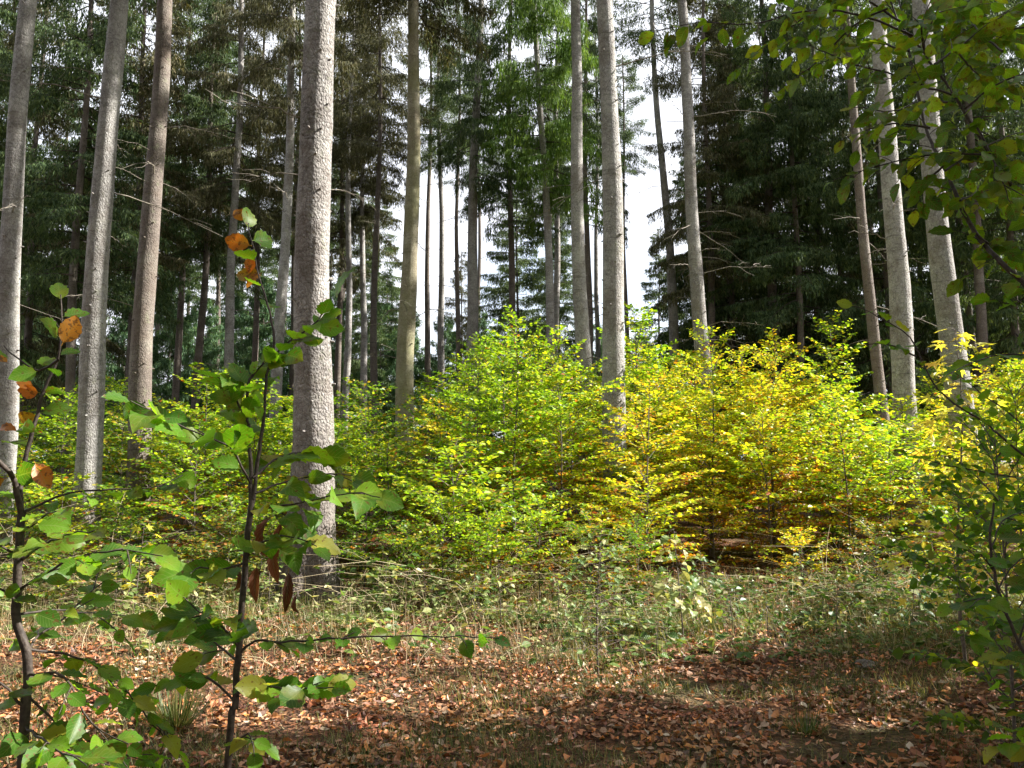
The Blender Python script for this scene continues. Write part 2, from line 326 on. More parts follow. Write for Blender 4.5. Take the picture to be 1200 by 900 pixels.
def ground_material():
    m, nt, out = newmat('forest_soil'); g = nt.nodes.new('ShaderNodeNewGeometry'); P = g.outputs['Position']
    v = nt.nodes.new('ShaderNodeTexVoronoi'); v.inputs['Scale'].default_value = 34; nt.links.new(P, v.inputs['Vector'])
    c1 = ramp(nt, v.outputs['Color'], [(0, (.04, .025, .017)), (.4, (.13, .055, .028)), (.7, (.20, .09, .045)), (1, (.24, .15, .09))])
    n = noise(nt, .9, 5, .6, P); n2 = noise(nt, 30, 4, .7, P)
    c = mix(nt, ramp(nt, n.outputs[0], [(.45, (0, 0, 0)), (.62, (1, 1, 1))]), c1, (.075, .075, .03))
    c = mix(nt, ramp(nt, n2.outputs[0], [(.4, (0, 0, 0)), (.7, (1, 1, 1))]), c, (.035, .026, .02))
    p = nt.nodes.new('ShaderNodeBsdfPrincipled'); p.inputs['Roughness'].default_value = .95; p.inputs['Specular IOR Level'].default_value = .1
    nt.links.new(c, p.inputs['Base Color']); b = nt.nodes.new('ShaderNodeBump'); b.inputs['Distance'].default_value = .03
    nt.links.new(mathn(nt, 'ADD', n2.outputs[0], v.outputs['Distance']), b.inputs['Height']); nt.links.new(b.outputs[0], p.inputs['Normal'])
    nt.links.new(p.outputs[0], out.inputs[0]); return m
M['soil'] = ground_material()

# ------------------------------------------------------------------ ground
def ground():
    xs = np.unique(np.concatenate([np.linspace(-400, -30, 20), np.linspace(-30, -8, 40), np.linspace(-8, 8, 130), np.linspace(8, 30, 40), np.linspace(30, 400, 20)]))
    ys = np.unique(np.concatenate([np.linspace(-60, 2, 12), np.linspace(2, 13, 100), np.linspace(13, 60, 60), np.linspace(60, 700, 25)]))
    X, Y = np.meshgrid(xs, ys); V = np.stack([X, Y, ground_z(X, Y)], -1).reshape(-1, 3)
    w, h = len(xs), len(ys); i = (np.arange(h-1)[:, None]*w+np.arange(w-1)[None]).ravel()
    o = link('ground', mesh('ground', [(V, np.stack([i, i+1, i+w+1, i+w], -1), 0, None, True)], [M['soil']])); o['kind'] = 'structure'
ground()

# ------------------------------------------------------------------ spruce trees
def trunk_mesh(seed, r0, H, lean, flare=.3, mat='bark', n=22, knots=True, fl=.45):
    """lean: (dx, dy) per metre; wobble is added"""
    q = np.random.default_rng(seed)
    z = np.concatenate([np.linspace(-.15, 1.2, 12), np.arange(1.5, H, .35), [H]])
    ph = q.uniform(0, 6, 4); amp = .018*min(1, H/20)
    cx = lean[0]*z + amp*np.sin(z*.55+ph[0])*np.minimum(z, 3) + .006*np.sin(z*1.9+ph[1])
    cy = lean[1]*z + amp*np.sin(z*.47+ph[2])*np.minimum(z, 3)
    rr = r0*(1-.82*np.clip(z, 0, H)/H)+r0*flare*np.exp(-np.maximum(z, 0)/(fl+.35*(flare > .5)))
    a = np.arange(n)*2*pi/n
    lob = 1+(1+1.6*(flare > .5))*(.10*np.sin(a*5+ph[3])+.06*np.sin(a*3+ph[1]))[None]*np.exp(-np.maximum(z, 0)/.35)[:, None]
    lob = lob*(1+.02*np.interp(z, np.arange(0, 31, .8), q.standard_normal(39))[:, None]+.018*np.sin(a[None]*3+z[:, None]*2.1+ph[0])+.012*q.standard_normal((len(z), n)))
    V = np.stack([cx[:, None]+rr[:, None]*lob*np.cos(a)[None], cy[:, None]+rr[:, None]*lob*np.sin(a)[None], np.broadcast_to(z[:, None], lob.shape)], -1).reshape(-1, 3)
    i = np.arange(len(z)-1)[:, None]*n; j = np.arange(n)[None]; j2 = (j+1) % n
    ch = [(V, np.stack([i+j, i+j2, i+n+j2, i+n+j], -1).reshape(-1, 4), 0, None, True)]
    if knots:                                           # broken-off branch stubs belong to the bark
        for k in range(int(H*4.5)):
            zz = q.uniform(1.3, H*.75); az = q.uniform(0, 2*pi); r = np.interp(zz, z, rr); c = np.array([np.interp(zz, z, cx), np.interp(zz, z, cy), zz])
            d = np.array([cos(az), sin(az), q.uniform(-.2, .3)]); L = q.uniform(.012, .05)
            ch += tube([c+d*r*.9, c+d*(r+L)], [r*.07+.006, r*.04+.003], 5, 0)
    return mesh('trunk', ch, [M[mat]]), (lambda zz: (np.interp(zz, z, cx), np.interp(zz, z, cy), np.interp(zz, z, rr)))

def bough(q, origin, az, L, e0, ch, sp, droop=.13, dens=1.0, hang=.6):
    s = np.linspace(0, L, max(4, int(L/.2))); d = np.array([cos(az), sin(az), 0]); side = np.array([-sin(az), cos(az), 0])
    bend = q.uniform(-.12, .12)
    P = origin+s[:, None]*d+(bend*s*s/L)[:, None]*side; P[:, 2] += s*tan(e0)-droop*s*s+.028*s**3*(L < 2.6)
    ch += tube(P, np.linspace(.012+.007*L, .004, len(s)), 3, 1)
    S = np.arange(.18*L+.05, L, .115/dens); S = np.repeat(S, 2); sg = np.tile([1, -1], len(S)//2)
    S = S+q.uniform(-.05, .05, len(S)); l = np.minimum(.9, .48*(L-S)+.16)*q.uniform(.55, 1.15, len(S))
    base = np.stack([np.interp(S, s, P[:, k]) for k in range(3)], 1)
    fwd = R(50)+q.uniform(-.3, .3, len(S)); td = np.cos(fwd)[:, None]*d+(np.sin(fwd)*sg)[:, None]*side
    n = 15; t = np.linspace(.08, 1, n)
    pos = base[:, None]+(l[:, None, None]*t[None, :, None])*td[:, None]
    pos[..., 2] -= (.30*l[:, None]*t[None]**1.7)+q.uniform(0, .04, (len(S), n))
    pos += q.normal(0, .02, pos.shape)
    down = np.array([0, 0, -1.])
    dr = td[:, None]*.55+down*q.uniform(hang*.5, hang*1.7, (len(S), n, 1))+q.normal(0, .38, pos.shape)
    sz = q.uniform(.10, .26, (len(S), n))*(1.1-.4*t[None])
    keep = q.random((len(S), n)) < .93
    sp[0].append(pos[keep]); sp[1].append(dr[keep]); sp[2].append(sz[keep])
    kk = keep & (q.random((len(S), n)) < .55)                              # curtains hanging below the twigs
    pc = pos[kk]; pc = pc-np.array([0, 0, 1.])*q.uniform(.06, .38*min(1, hang), (len(pc), 1)); sp[0].append(pc); sp[1].append(down+q.normal(0, .3, pc.shape)); sp[2].append(q.uniform(.10, .24, len(pc)))
    m = max(3, int(L/.12)); k = q.uniform(.2, 1, m)*L                     # sprays on the bough itself
    sp[0].append(np.stack([np.interp(k, s, P[:, c]) for c in range(3)], 1)); sp[1].append(d*.6+down*.6+q.normal(0, .4, (m, 3))); sp[2].append(q.uniform(.12, .22, m))

def crown_mesh(seed, zb, zt, Rm, nb, up=0.0, needle='needle', dens=1.0, w=.16, hang=.6, shape=.75, ragged=.35, az0=None):
    q = np.random.default_rng(seed); ch = []; sp = ([], [], [])
    for i in range(nb):
        t = (i+q.random())/nb; z = zb+(zt-zb)*t
        L = Rm*((1-t)**shape)*q.uniform(1-ragged, 1.1)+.25
        if t < .12: L *= q.uniform(.5, 1.0)
        az = q.uniform(0, 2*pi)
        bough(q, np.array([0, 0, z]), az, L, R(-12+34*t)+up+q.uniform(-.12, .12), ch, sp, dens=dens, hang=hang)
    pos, dr, sz = np.concatenate(sp[0]), np.concatenate(sp[1]), np.concatenate(sp[2])
    nr = q.normal(0, .5, pos.shape)+np.array([0, 0, .9])
    ch.append(scatter(SPRAY, pos, dr, nr, sz, 0, False, np.full(len(pos), 1.0)*w/.16*.15))
    return mesh('crown', ch, [M[needle], M['twig_dark']])

CROWNS = {}
def crown(kind):
    """a few shared crown meshes; (mesh, bottom, top) with the tree's own scale applied through the object"""
    if kind not in CROWNS:
        a = {'high0': dict(seed=1, zb=0, zt=13, Rm=2.5, nb=85, hang=.9), 'high1': dict(seed=2, zb=0, zt=13, Rm=2.3, nb=75, hang=1.0, ragged=.5),
             'deep0': dict(seed=3, zb=0, zt=19, Rm=2.9, nb=125, hang=1.1, w=.18), 'deep1': dict(seed=4, zb=0, zt=19, Rm=2.7, nb=115, hang=1.2, ragged=.5, w=.18),
             'deepo': dict(seed=14, zb=0, zt=19, Rm=3.0, nb=120, hang=1.5, w=.16, needle='needle_brown', ragged=.6),  # olive needle colour stands in for sun patches on these crowns
             'fresh': dict(seed=5, zb=0, zt=14, Rm=2.3, nb=120, hang=1.5, needle='needle_lit', dens=1.2),  # bright needles of this crown carry sunlight in their colour
             'olive': dict(seed=8, zb=0, zt=14, Rm=2.5, nb=95, hang=1.2, needle='needle_brown'),
             'young0': dict(seed=6, zb=0, zt=9, Rm=2.0, nb=120, up=.25, needle='needle_blue', hang=.3, w=.2), 'young1': dict(seed=7, zb=0, zt=9, Rm=2.3, nb=110, up=.2, needle='needle_blue', hang=.4, w=.2)}[kind]
        CROWNS[kind] = crown_mesh(**a)
    return CROWNS[kind]
CH = dict(high0=13, high1=13, deep0=19, deep1=19, deepo=19, fresh=14, olive=14, young0=9, young1=9)

DEAD = []
def dead_branch_mesh(seed):
    q = np.random.default_rng(seed); ch = []
    L = q.uniform(.7, 1.7); s = np.linspace(0, L, 9)
    def pth(o, d, L, n):
        s = np.linspace(0, L, n)[:, None]; P = o+d*s; P = P+np.cumsum(q.normal(0, .018, P.shape), 0); P[:, 2] -= q.uniform(.05, .22)*s[:, 0]**2/L; return P
    P = pth(np.zeros(3), np.array([1, 0, q.uniform(-.25, .25)]), L, 9); ch += tube(P, np.linspace(.010, .003, 9), 4, 0)
    for k in range(q.integers(3, 8)):
        i = q.integers(2, 8); d = nrmz(np.array([.7, q.choice([-1, 1])*q.uniform(.4, 1), q.uniform(-.5, .3)])); ch += tube(pth(P[i], d, q.uniform(.15, .5), 4), np.linspace(.0045, .002, 4), 3, 0)
    return mesh('dead_branch', ch, [M['twig_dead']])
for k in range(8): DEAD.append(dead_branch_mesh(100+k))

def spruce(label, pa, pb, D, wpx, ywid, H=23, kind=None, cb=None, nd=8, mat='bark', flare=.3, group='spruce trunks of the stand', n=22, cs=1.0, dz=(2.5, 9)):
    A, B = at(*pa, D), at(*pb, D)                       # pa upper, pb lower
    lean = (A[0]-B[0])/(A[2]-B[2]); bx = B[0]-lean*B[2]; bz = float(ground_z(bx, D))
    W = at(pb[0], ywid, D)[2]; r = .5*wpx*D/F_PX*.965*cos(math.atan(abs(B[0])/D)); r0 = r/(1-.82*max(W, .3)/H)
    seed = int(abs(pa[0]*7+pb[0]*13+D*3))
    root = thing('spruce_tree', label, 'spruce tree', (bx, D, bz), group=group)
    me, ax = trunk_mesh(seed, r0, H, (lean, rnd.uniform(-.01, .01)), flare, mat, n); link('trunk', me, root)
    if kind:
        cb = H*.5 if cb is None else cb; s = (H+.4-cb)/CH[kind]; x, y, _ = ax(cb)
        c = link('crown', crown(kind), root, (x, y, cb), (0, 0, rnd.uniform(0, 6.28)))
        c.rotation_mode = 'XYZ'; c.rotation_euler = (0, 0, rnd.uniform(0, 6.28)); c.scale = (cs, cs, s)
    for k in range(nd):
        z = rnd.uniform(*dz); x, y, rr = ax(z); az = rnd.uniform(0, 6.28)
        d = link('dead_branch', rnd.choice(DEAD), root, (x+cos(az)*rr*.9, y+sin(az)*rr*.9, z), (rnd.uniform(-.6, .6), 0, az)); k2 = rnd.uniform(.6, 1.3); d.scale = (k2, k2, k2)
    return root
TRUNKS = [  # left trunks' unseen crowns are widened as a canopy against sky light
 ("pale grey spruce trunk standing at the very left edge of the photo", (35, 0), (8, 450), 12.0, 29, 400, dict(kind='high0', cb=12.5, nd=3, cs=1.7)),
 ("spruce trunk, dark above and sunlit below, second big one from the left", (137, 0), (105, 520), 12.8, 33, 500, dict(kind='high1', cb=12.2, nd=7, dz=(5, 10), cs=1.6)),
 ("brown shaded spruce trunk, third big one from the left edge", (188, 0), (167, 460), 15.0, 28, 440, dict(kind='high0', cb=12.5, nd=6, mat='bark_brown_shade', dz=(4, 10), cs=1.7)),
 ("thickest spruce with a coarse scaly sunlit trunk flaring at its base", (378, 0), (366, 560), 9.6, 46, 450, dict(kind='high0', cb=12, cs=1.8, nd=3, mat='bark_scaly', flare=.72, n=40, dz=(4, 8), H=26)),
 ("olive-tinged spruce trunk with its dark side towards the thick scaly one", (486, 0), (477, 430), 19.5, 21, 400, dict(kind='olive', cb=12.5, nd=12, mat='bark_olive', dz=(4, 12))),
 ("slender spruce trunk with dark drooping boughs, just before the sky gap", (562, 0), (551, 420), 25.5, 14, 400, dict(kind='high1', cb=10.5, nd=8, dz=(6, 10.5), cs=.75)),
 ("slim straight spruce with many pale dead twigs, beside the stoutest middle trunk", (671, 0), (684, 430), 20.5, 18.5, 400, dict(kind='high1', cb=14.5, nd=14, dz=(4, 13))),
 ("stout grey spruce trunk in the middle, bright along its right edge", (709, 0), (720, 450), 14.0, 28, 440, dict(kind='high0', cb=14, nd=2, dz=(6, 9))),
 ("slim spruce trunk leaning left against the bright sky gap", (764, 30), (790, 400), 29.0, 12, 390, dict(kind='high1', cb=16, nd=10, dz=(5, 12))),
 ("spruce trunk right of the sky gap with long bare twigs pointing right", (796, 0), (822, 400), 20.0, 18, 380, dict(kind='olive', cb=14.5, nd=22, dz=(4.5, 11))),
 ("very thin pale spruce trunk between the scaly trunk and the olive one", (426, 20), (425, 480), 33.0, 8.5, 450, dict(kind='olive', cb=11.5, nd=8, dz=(6, 11), cs=.9, n=12)),
 ("thin crooked spruce trunk close beside the scaly trunk's right flank", (410, 180), (405, 480), 31.0, 9, 450, dict(kind='olive', cb=13.0, nd=6, dz=(6, 12), cs=.8, n=12)),
 ("thin grey spruce stem standing alone inside the sky gap", (515, 100), (518, 420), 34.0, 8, 400, dict(kind='high1', cb=14.5, nd=6, dz=(6, 13), cs=.7, n=12)),
 ("spruce hung with bright green sunlit boughs above a thin pale trunk", (632, 100), (645, 380), 24.0, 10, 370, dict(kind='fresh', cb=9.6, nd=9, dz=(6, 10), cs=.95, n=14)),
 ("thin dark spruce stem close behind the bright green boughs", (652, 200), (651, 370), 32.0, 8, 350, dict(kind='high0', cb=13, nd=3, cs=.7, n=12)),
 ("hair-thin dark spruce stem between the two stout middle trunks", (699, 100), (700, 400), 36.0, 5.5, 350, dict(kind='high1', cb=15, nd=2, cs=.6, n=10)),
 ("slim grey spruce trunk just left of the thick scaly one", (344, 0), (330, 350), 22.0, 12.5, 300, dict(kind='olive', cb=11.5, nd=7, dz=(5, 11), cs=.8, n=14)),
 ("slim spruce trunk lit in patches behind the orange beech leaves", (284, 0), (270, 400), 25.0, 11, 350, dict(kind='olive', cb=9.5, nd=6, dz=(5, 9), cs=.8, n=14)),
 ("dark thin spruce trunk under heavy drooping black-green boughs", (246, 150), (233, 430), 27.0, 9.5, 400, dict(kind='deep1', cb=8.6, nd=4, dz=(3, 6), cs=.8, mat='bark_brown_shade', n=12)),
 ("shaded spruce trunk in the dark stand, right of the bare twigs", (897, 120), (909, 420), 27.0, 11.5, 350, dict(kind='deep0', cb=8.0, nd=8, dz=(3, 8), mat='bark_brown_shade', n=14)),
 ("slanting slim spruce trunk left of the two big ones on the right", (1004, 150), (1030, 450), 19.5, 14.5, 400, dict(kind='high1', cb=12, cs=.9, nd=6, dz=(3, 8), mat='bark_brown_shade', n=16)),
 ("big spruce trunk with one bright edge, left of the pair at right", (1036, 100), (1056, 450), 15.5, 28, 400, dict(kind='high0', cb=18, cs=.8, nd=4, dz=(4, 8), n=26)),
 ("big leaning spruce trunk behind the glowing maple leaves at right", (1088, 120), (1117, 400), 14.0, 31, 330, dict(kind='high1', cb=18, cs=.8, nd=2, dz=(5, 9), n=26)),
 ("paired spruce trunk, the thicker of two beside the rightmost big one", (1137, 200), (1152, 380), 23.0, 13, 350, dict(kind='deep0', cb=9, nd=3, mat='bark_brown_shade', n=14)),
 ("paired spruce trunk, the darker thinner of two at the right", (1122, 200), (1137, 380), 26.0, 9, 350, dict(kind='deep1', cb=9, nd=3, mat='bark_brown_shade', n=12)),
 ("nearly black spruce trunk deep in the shaded stand at right", (955, 120), (959, 420), 29.0, 9, 400, dict(kind='deep1', cb=6, nd=4, dz=(3, 6), mat='bark_brown_shade', n=12)),
 ("dark thin spruce stem low behind the bare-twigged trunk", (848, 200), (856, 400), 31.0, 8, 380, dict(kind='deep0', cb=6.5, nd=4, dz=(3, 6), mat='bark_brown_shade', n=12)),
]
def atan_(a): return math.atan(a)
for lb, pa, pb, D, w, yw, kw in TRUNKS: spruce(lb, pa, pb, D, w, yw, **kw)

# dense spruces behind: (px, depth, height, crown base, kind, width scale)
BACK = [(-60, 24, 22, 4.5, 'deep0', 1), (25, 27, 22, 4.0, 'deepo', 1), (80, 22, 21, 6.5, 'deep0', .9), (150, 25, 22, 7.5, 'deepo', 1), (205, 30, 23, 9.0, 'deep0', 1), (110, 33, 24, 8.0, 'deep1', 1.1),
        (-10, 36, 25, 3.0, 'deep0', 1.1), (295, 33, 23, 10.5, 'deepo', .9), (340, 37, 24, 11.5, 'deep0', .8), (250, 40, 24, 11, 'deep0', .9), (60, 44, 26, 3, 'deep1', 1.1), (180, 44, 24, 11, 'deep1', 1.1),
        (860, 30, 21, 3.0, 'deep0', 1), (905, 35, 22, 2.5, 'deepo', 1), (940, 26, 20, 3.5, 'deep0', .9), (990, 31, 22, 3.0, 'deepo', 1), (1045, 26, 21, 3.5, 'deep0', 1), (1085, 33, 23, 3.0, 'deep1', 1.1),
        (1140, 29, 22, 3.0, 'deep0', 1), (1195, 25, 21, 3.0, 'deep1', 1), (1240, 31, 23, 3.0, 'deep0', 1), (880, 42, 25, 2.5, 'deep0', 1.1), (965, 40, 24, 2.5, 'deep1', 1.1), (1030, 43, 25, 2.5, 'deep0', 1.1), (1120, 42, 25, 2.5, 'deep1', 1.1), (1190, 40, 25, 2.5, 'deep0', 1.1),
        (815, 38, 17, 3.5, 'deep1', 1)]
PROTO = {}
GAP = [(438, 29, 23, 12.5, 'olive', .9), (500, 37, 25, 16.5, 'high1', .95), (535, 33, 21, 14.5, 'high0', .65), (598, 27, 22, 9.5, 'high1', 1), (645, 44, 24, 15, 'high0', .8), (690, 30, 23, 10.5, 'high1', .9), (735, 41, 23, 16.5, 'high0', .8), (836, 27, 22, 7.5, 'deepo', .9), (395, 34, 24, 9, 'deepo', .9), (400, 45, 25, 15, 'high1', 1.0), (560, 46, 25, 17, 'high0', 1.0)]
def back_spruce(px, D, H, cb, kind, cs, label, group):
    x = (px-600)/F_PX*D/1.0; k = 'deep' if kind.startswith('deep') else kind
    root = thing('spruce_tree', label, 'spruce tree', (x, D, float(ground_z(x, D))), (0, 0, rnd.uniform(0, 6.28)), group)
    if 'tr' not in PROTO: PROTO['tr'] = trunk_mesh(999, .15, 22, (0, 0), .3, 'bark_brown_shade', 10, False)[0]
    t = link('trunk', PROTO['tr'], root); t.scale = (H/22, H/22, H/22)
    c = link('crown', crown(kind), root, (0, 0, cb)); c.scale = (cs, cs, (H-cb)/CH[kind])
    return root
for px, D, H, cb, kind, cs in BACK:
    cs *= 1.14 if px < 400 else 1.1
    lb = "dense dark spruce with boughs almost to the ground, behind the big trunks at left" if px < 400 else "dense dark spruce with boughs almost to the ground, in the shaded stand at right"
    back_spruce(px, D, H, cb, kind, cs, lb, "dense dark spruces behind the trunks")
for (px, D, H, cb, kind, cs), w in zip(GAP, ['thin pale trunk', 'lone thin stem', 'slender dark trunk', 'green boughs on their dark side', 'green boughs, high up', 'two stout middle trunks', 'sky gap, its smallest crown', 'long-twigged trunk', 'scaly trunk and the thin ones', 'olive trunk, very distant', 'slender dark trunk, very distant']):
    back_spruce(px, D, H, cb, kind, cs, "high-crowned spruce behind the " + w, "high-crowned spruces round the sky gap")
back_spruce(606, 33, 13.5, 1.5, 'deep0', .95, "black-green spruce with curtain-like boughs, alone under the bright green ones", "single spruces in the gap")
back_spruce(655, 35, 11.5, 1.0, 'deep1', .85, "smaller dark spruce just right of the curtain-boughed one", "single spruces in the gap")
back_spruce(775, 36, 12.0, 1.0, 'deep1', .85, "dark young spruce at the foot of the bright sky gap", "single spruces in the gap")
back_spruce(425, 36, 13.0, 2.0, 'deep1', .8, "dark spruce low behind the thin pale trunks", "single spruces in the gap")
back_spruce(540, 42, 12.6, 1.0, 'deepo', .8, "olive drooping spruce low in the gap beside the slender dark trunk", "single spruces in the gap")
back_spruce(452, 44, 12.2, 1.0, 'deep0', .8, "dark drooping spruce low in the gap left of the olive trunk", "single spruces in the gap")
back_spruce(750, 45, 8.6, .2, 'young1', .9, "pale green young spruce low in the gap beside the stout middle trunk", "single spruces in the gap")
YOUNG = [(195, 36, 10.5), (235, 39, 9.5), (305, 37, 10.0), (345, 41, 9.5), (265, 44, 11.5), (390, 42, 10.5), (445, 38, 9.0), (480, 43, 9.5), (520, 39, 8.6), (560, 43, 9.6), (700, 44, 9.0), (800, 40, 9), (145, 40, 10), (50, 42, 11), (850, 46, 10), (930, 46, 11), (1000, 46, 11), (1100, 46, 11), (1180, 46, 11), (630, 45, 9)]
for i, (px, D, H) in enumerate(YOUNG):
    back_spruce(px, D, H, .15, 'young%d' % (i % 2), H/9*.95, "blue-green young spruce, branched to the ground, in the belt behind the trunks", "young spruces behind the trunks")
FAR = [(-40, 58, 26), (20, 62, 27), (90, 55, 25), (140, 60, 27), (215, 57, 26), (280, 60, 25), (330, 55, 25), (385, 60, 24), (440, 58, 22), (600, 62, 23), (655, 57, 24), (840, 60, 22), (890, 55, 25), (945, 60, 26), (1010, 56, 26), (1070, 60, 27), (1140, 57, 26), (1210, 60, 27)]
for i, (px, D, H) in enumerate(FAR):
    back_spruce(px, D, H, 5, 'deep%d' % (i % 2), 1.25, "tall spruce of the farthest row, glimpsed only between nearer crowns", "spruces of the farthest row")
# stand continues beyond the right of the view; it keeps the sun off the inside of the wood
for i, (x, y, H, cb) in enumerate([(22, 24, 24, 4), (25, 29, 24, 4), (28, 34, 25, 4), (31, 26, 25, 6), (34, 32, 25, 5), (30, 40, 25, 4), (36, 38, 25, 5), (21, 30, 23, 5), (26, 36, 24, 4), (35, 45, 25, 5)]):
    r = back_spruce(600+x/y*F_PX, y, H, cb, 'deep%d' % (i % 2), 1.2, "tall spruce of the shaded stand where it continues past the photo's right side", "spruces past the photo's right side")

# ------------------------------------------------------------------ beech saplings
def sapling_mesh(seed, H, Rm, nb=20, leaf=(.062, .098), low=.03, lo_frac=.5, step=.035, shape='beech'):
    q = np.random.default_rng(seed); ch = []
    zs = np.linspace(0, H, 14); ph = q.uniform(0, 6, 2)
    S = np.stack([.03*H*np.sin(zs*1.1+ph[0])*zs/H, .03*H*np.sin(zs*.9+ph[1])*zs/H, zs], 1)
    stem = tube(S, np.linspace(.009+.0045*H, .003, 14), 6, 0)
    P, Dd, N, Sz, Mi = [], [], [], [], []
    def leaves(path, t0, size, z_frac):
        L = np.linalg.norm(np.diff(path, axis=0), axis=1).sum(); n = max(2, int(L/step)); s = np.linspace(t0, 1, n)*(len(path)-1)
        for k, a in enumerate(s):
            i = min(int(a), len(path)-2); p = path[i]+(path[i+1]-path[i])*(a-i); T = nrmz(path[i+1]-path[i]); sd = np.cross(T, [0, 0, 1.]); sd = nrmz(sd)*(1 if k % 2 else -1)
            if q.random() < .10: continue
            d = T*q.uniform(.3, .9)+sd*q.uniform(.6, 1.1)+np.array([0, 0, q.uniform(-.45, .15)])
            P.append(p+sd*.006); Dd.append(d); N.append(np.array([0, 0, 1.])+q.normal(0, .52, 3)); Sz.append(size*q.uniform(.65, 1.15))
            Mi.append(1 if q.random() < np.clip((lo_frac-z_frac)*1.7+.05, 0.02, .9) else 0)
    az = q.uniform(0, 6)
    for b in range(nb):
        t = low+(1-low)*(b/nb)**.9; z = t*H; az += 2.4+q.uniform(-.4, .4)
        prof = (min(1, (1-t)*1.9+.10))*(.55+.45*min(1, t/.25)); L = Rm*prof*q.uniform(.65, 1.15)+.12
        o = np.array([np.interp(z, zs, S[:, 0]), np.interp(z, zs, S[:, 1]), z]); d = np.array([cos(az), sin(az), 0]); sd = np.array([-sin(az), cos(az), 0])
        el = q.uniform(.25, .6)+.5*t; s = np.linspace(0, L, 7)
        path = o+s[:, None]*d; path[:, 2] += s*el-.30*s*s/max(L, .3)*(1.1-.5*t); path += (q.uniform(-.15, .15)*s*s)[:, None]*sd
        ch += tube(path, np.linspace(.006, .0018, 7), 3, 2); zf = z/H; sz = q.uniform(*leaf)
        leaves(path, .25, sz, zf)
        nt_ = max(2, int(L/.085))
        for k in range(nt_):
            a = (.18+.78*(k+.5)/nt_)*(len(path)-1); i = min(int(a), 5); p = path[i]+(path[i+1]-path[i])*(a-i); T = nrmz(path[i+1]-path[i])
            sg = 1 if k % 2 else -1; ln = (.45*(L*(1-a/6))+.10)*q.uniform(.6, 1.1); dd = nrmz(T*.75+sd*sg*.8+np.array([0, 0, q.uniform(-.12, .2)]))
            u = np.linspace(0, ln, 4)[:, None]; tp = p+u*dd; tp[:, 2] -= .25*u[:, 0]**2; tp += u*u*q.uniform(-.4, .4)*sd
            ch += tube(tp, np.linspace(.0026, .001, 4), 3, 2); leaves(tp, .15, sz, zf)
    leaves(S[-4:], 0, np.mean(leaf), 1)
    ch.append(scatter(LEAF_LO, P, Dd, N, Sz, Mi))
    return mesh('stem', stem, [M['stem']]), mesh('crown', ch, [M['l_yg'], M['l_gold'], M['stem']])
SAP = [(H, *sapling_mesh(200+i, H, Rm, nb)) for i, (H, Rm, nb) in enumerate([(2.2, 1.0, 32), (2.3, 1.05, 34), (3.0, 1.15, 42), (3.1, 1.05, 38), (3.7, 1.25, 50), (3.8, 1.15, 46), (1.5, .85, 26), (1.4, .8, 24)])]
def sapling(x, y, H, mats, label, group, name='beech_sapling', cat='sapling', wide=1.0):
    c = sorted(range(len(SAP)), key=lambda i: abs(SAP[i][0]-H)+rnd.random()*.35)[0]; s = H/SAP[c][0]
    root = thing(name, label, cat, (x, y, float(ground_z(x, y))-.02), (0, 0, rnd.uniform(0, 6.28)), group); root.scale = (s*wide, s*wide, s)
    link('stem', SAP[c][1], root); cr = link('crown', SAP[c][2], root)
    for i, k in enumerate(mats): cr.material_slots[i].link = 'OBJECT'; cr.material_slots[i].material = M[k]
    return root
PROF = [(-200, 430), (0, 430), (100, 445), (200, 418), (300, 438), (400, 440), (500, 440), (550, 405), (600, 378), (640, 392), (690, 432), (735, 372), (765, 415), (850, 398), (950, 408), (1000, 455), (1045, 478), (1090, 425), (1130, 395), (1200, 400), (1400, 400)]
ANCH = [(8, "the trunk at the photo's left edge"), (105, "the second big trunk from left"), (167, "the brown third trunk"), (233, "the black-green boughed trunk"), (300, "the orange hanging leaves"), (366, "the thick scaly trunk"),
        (425, "the thin pale trunk"), (477, "the olive trunk"), (551, "the slender dark-boughed trunk"), (600, "the curtain-boughed spruce"), (645, "the thin trunk under green boughs"), (684, "the slim twiggy trunk"), (720, "the stout middle trunk"),
        (790, "the left-leaning slim trunk"), (822, "the long-twigged trunk"), (909, "the shaded stand trunk"), (959, "the nearly black trunk"), (1030, "the slanting slim trunk"), (1056, "the bright-edged big trunk"), (1117, "the big leaning trunk"), (1152, "the paired trunks")]
def zone(px, D):
    z = px+rnd.uniform(-60, 60)
    if z < 360: return (['l_green', 'l_olive'] if rnd.random() < .5 else ['l_yg', 'l_gold']), 'green'
    if z < 560: return (['l_yg', 'l_olive'] if rnd.random() < .5 else ['l_green', 'l_rust']), 'yellow-green'
    if z < 710: return (['l_yg', 'l_gold'] if rnd.random() < .5 else ['l_yellow', 'l_gold']), 'yellow-green'
    if z < 1030: return rnd.choice([['l_yellow', 'l_gold']]*7+[['l_yg', 'l_gold']]*2+[['l_orange', 'l_gold']]), 'golden'
    return (['l_yg', 'l_olive'] if rnd.random() < .6 else ['l_yellow', 'l_gold']), 'yellow-green'
ROWS = [(10.45, 'front row', .85, 585), (12.2, 'second row', .95, 500), (13.6, 'third row', 1.05, 455), (15.4, 'back', 1.2, None), (17.6, 'back', 1.35, None), (20.4, 'back', 1.6, None)]
used = {}
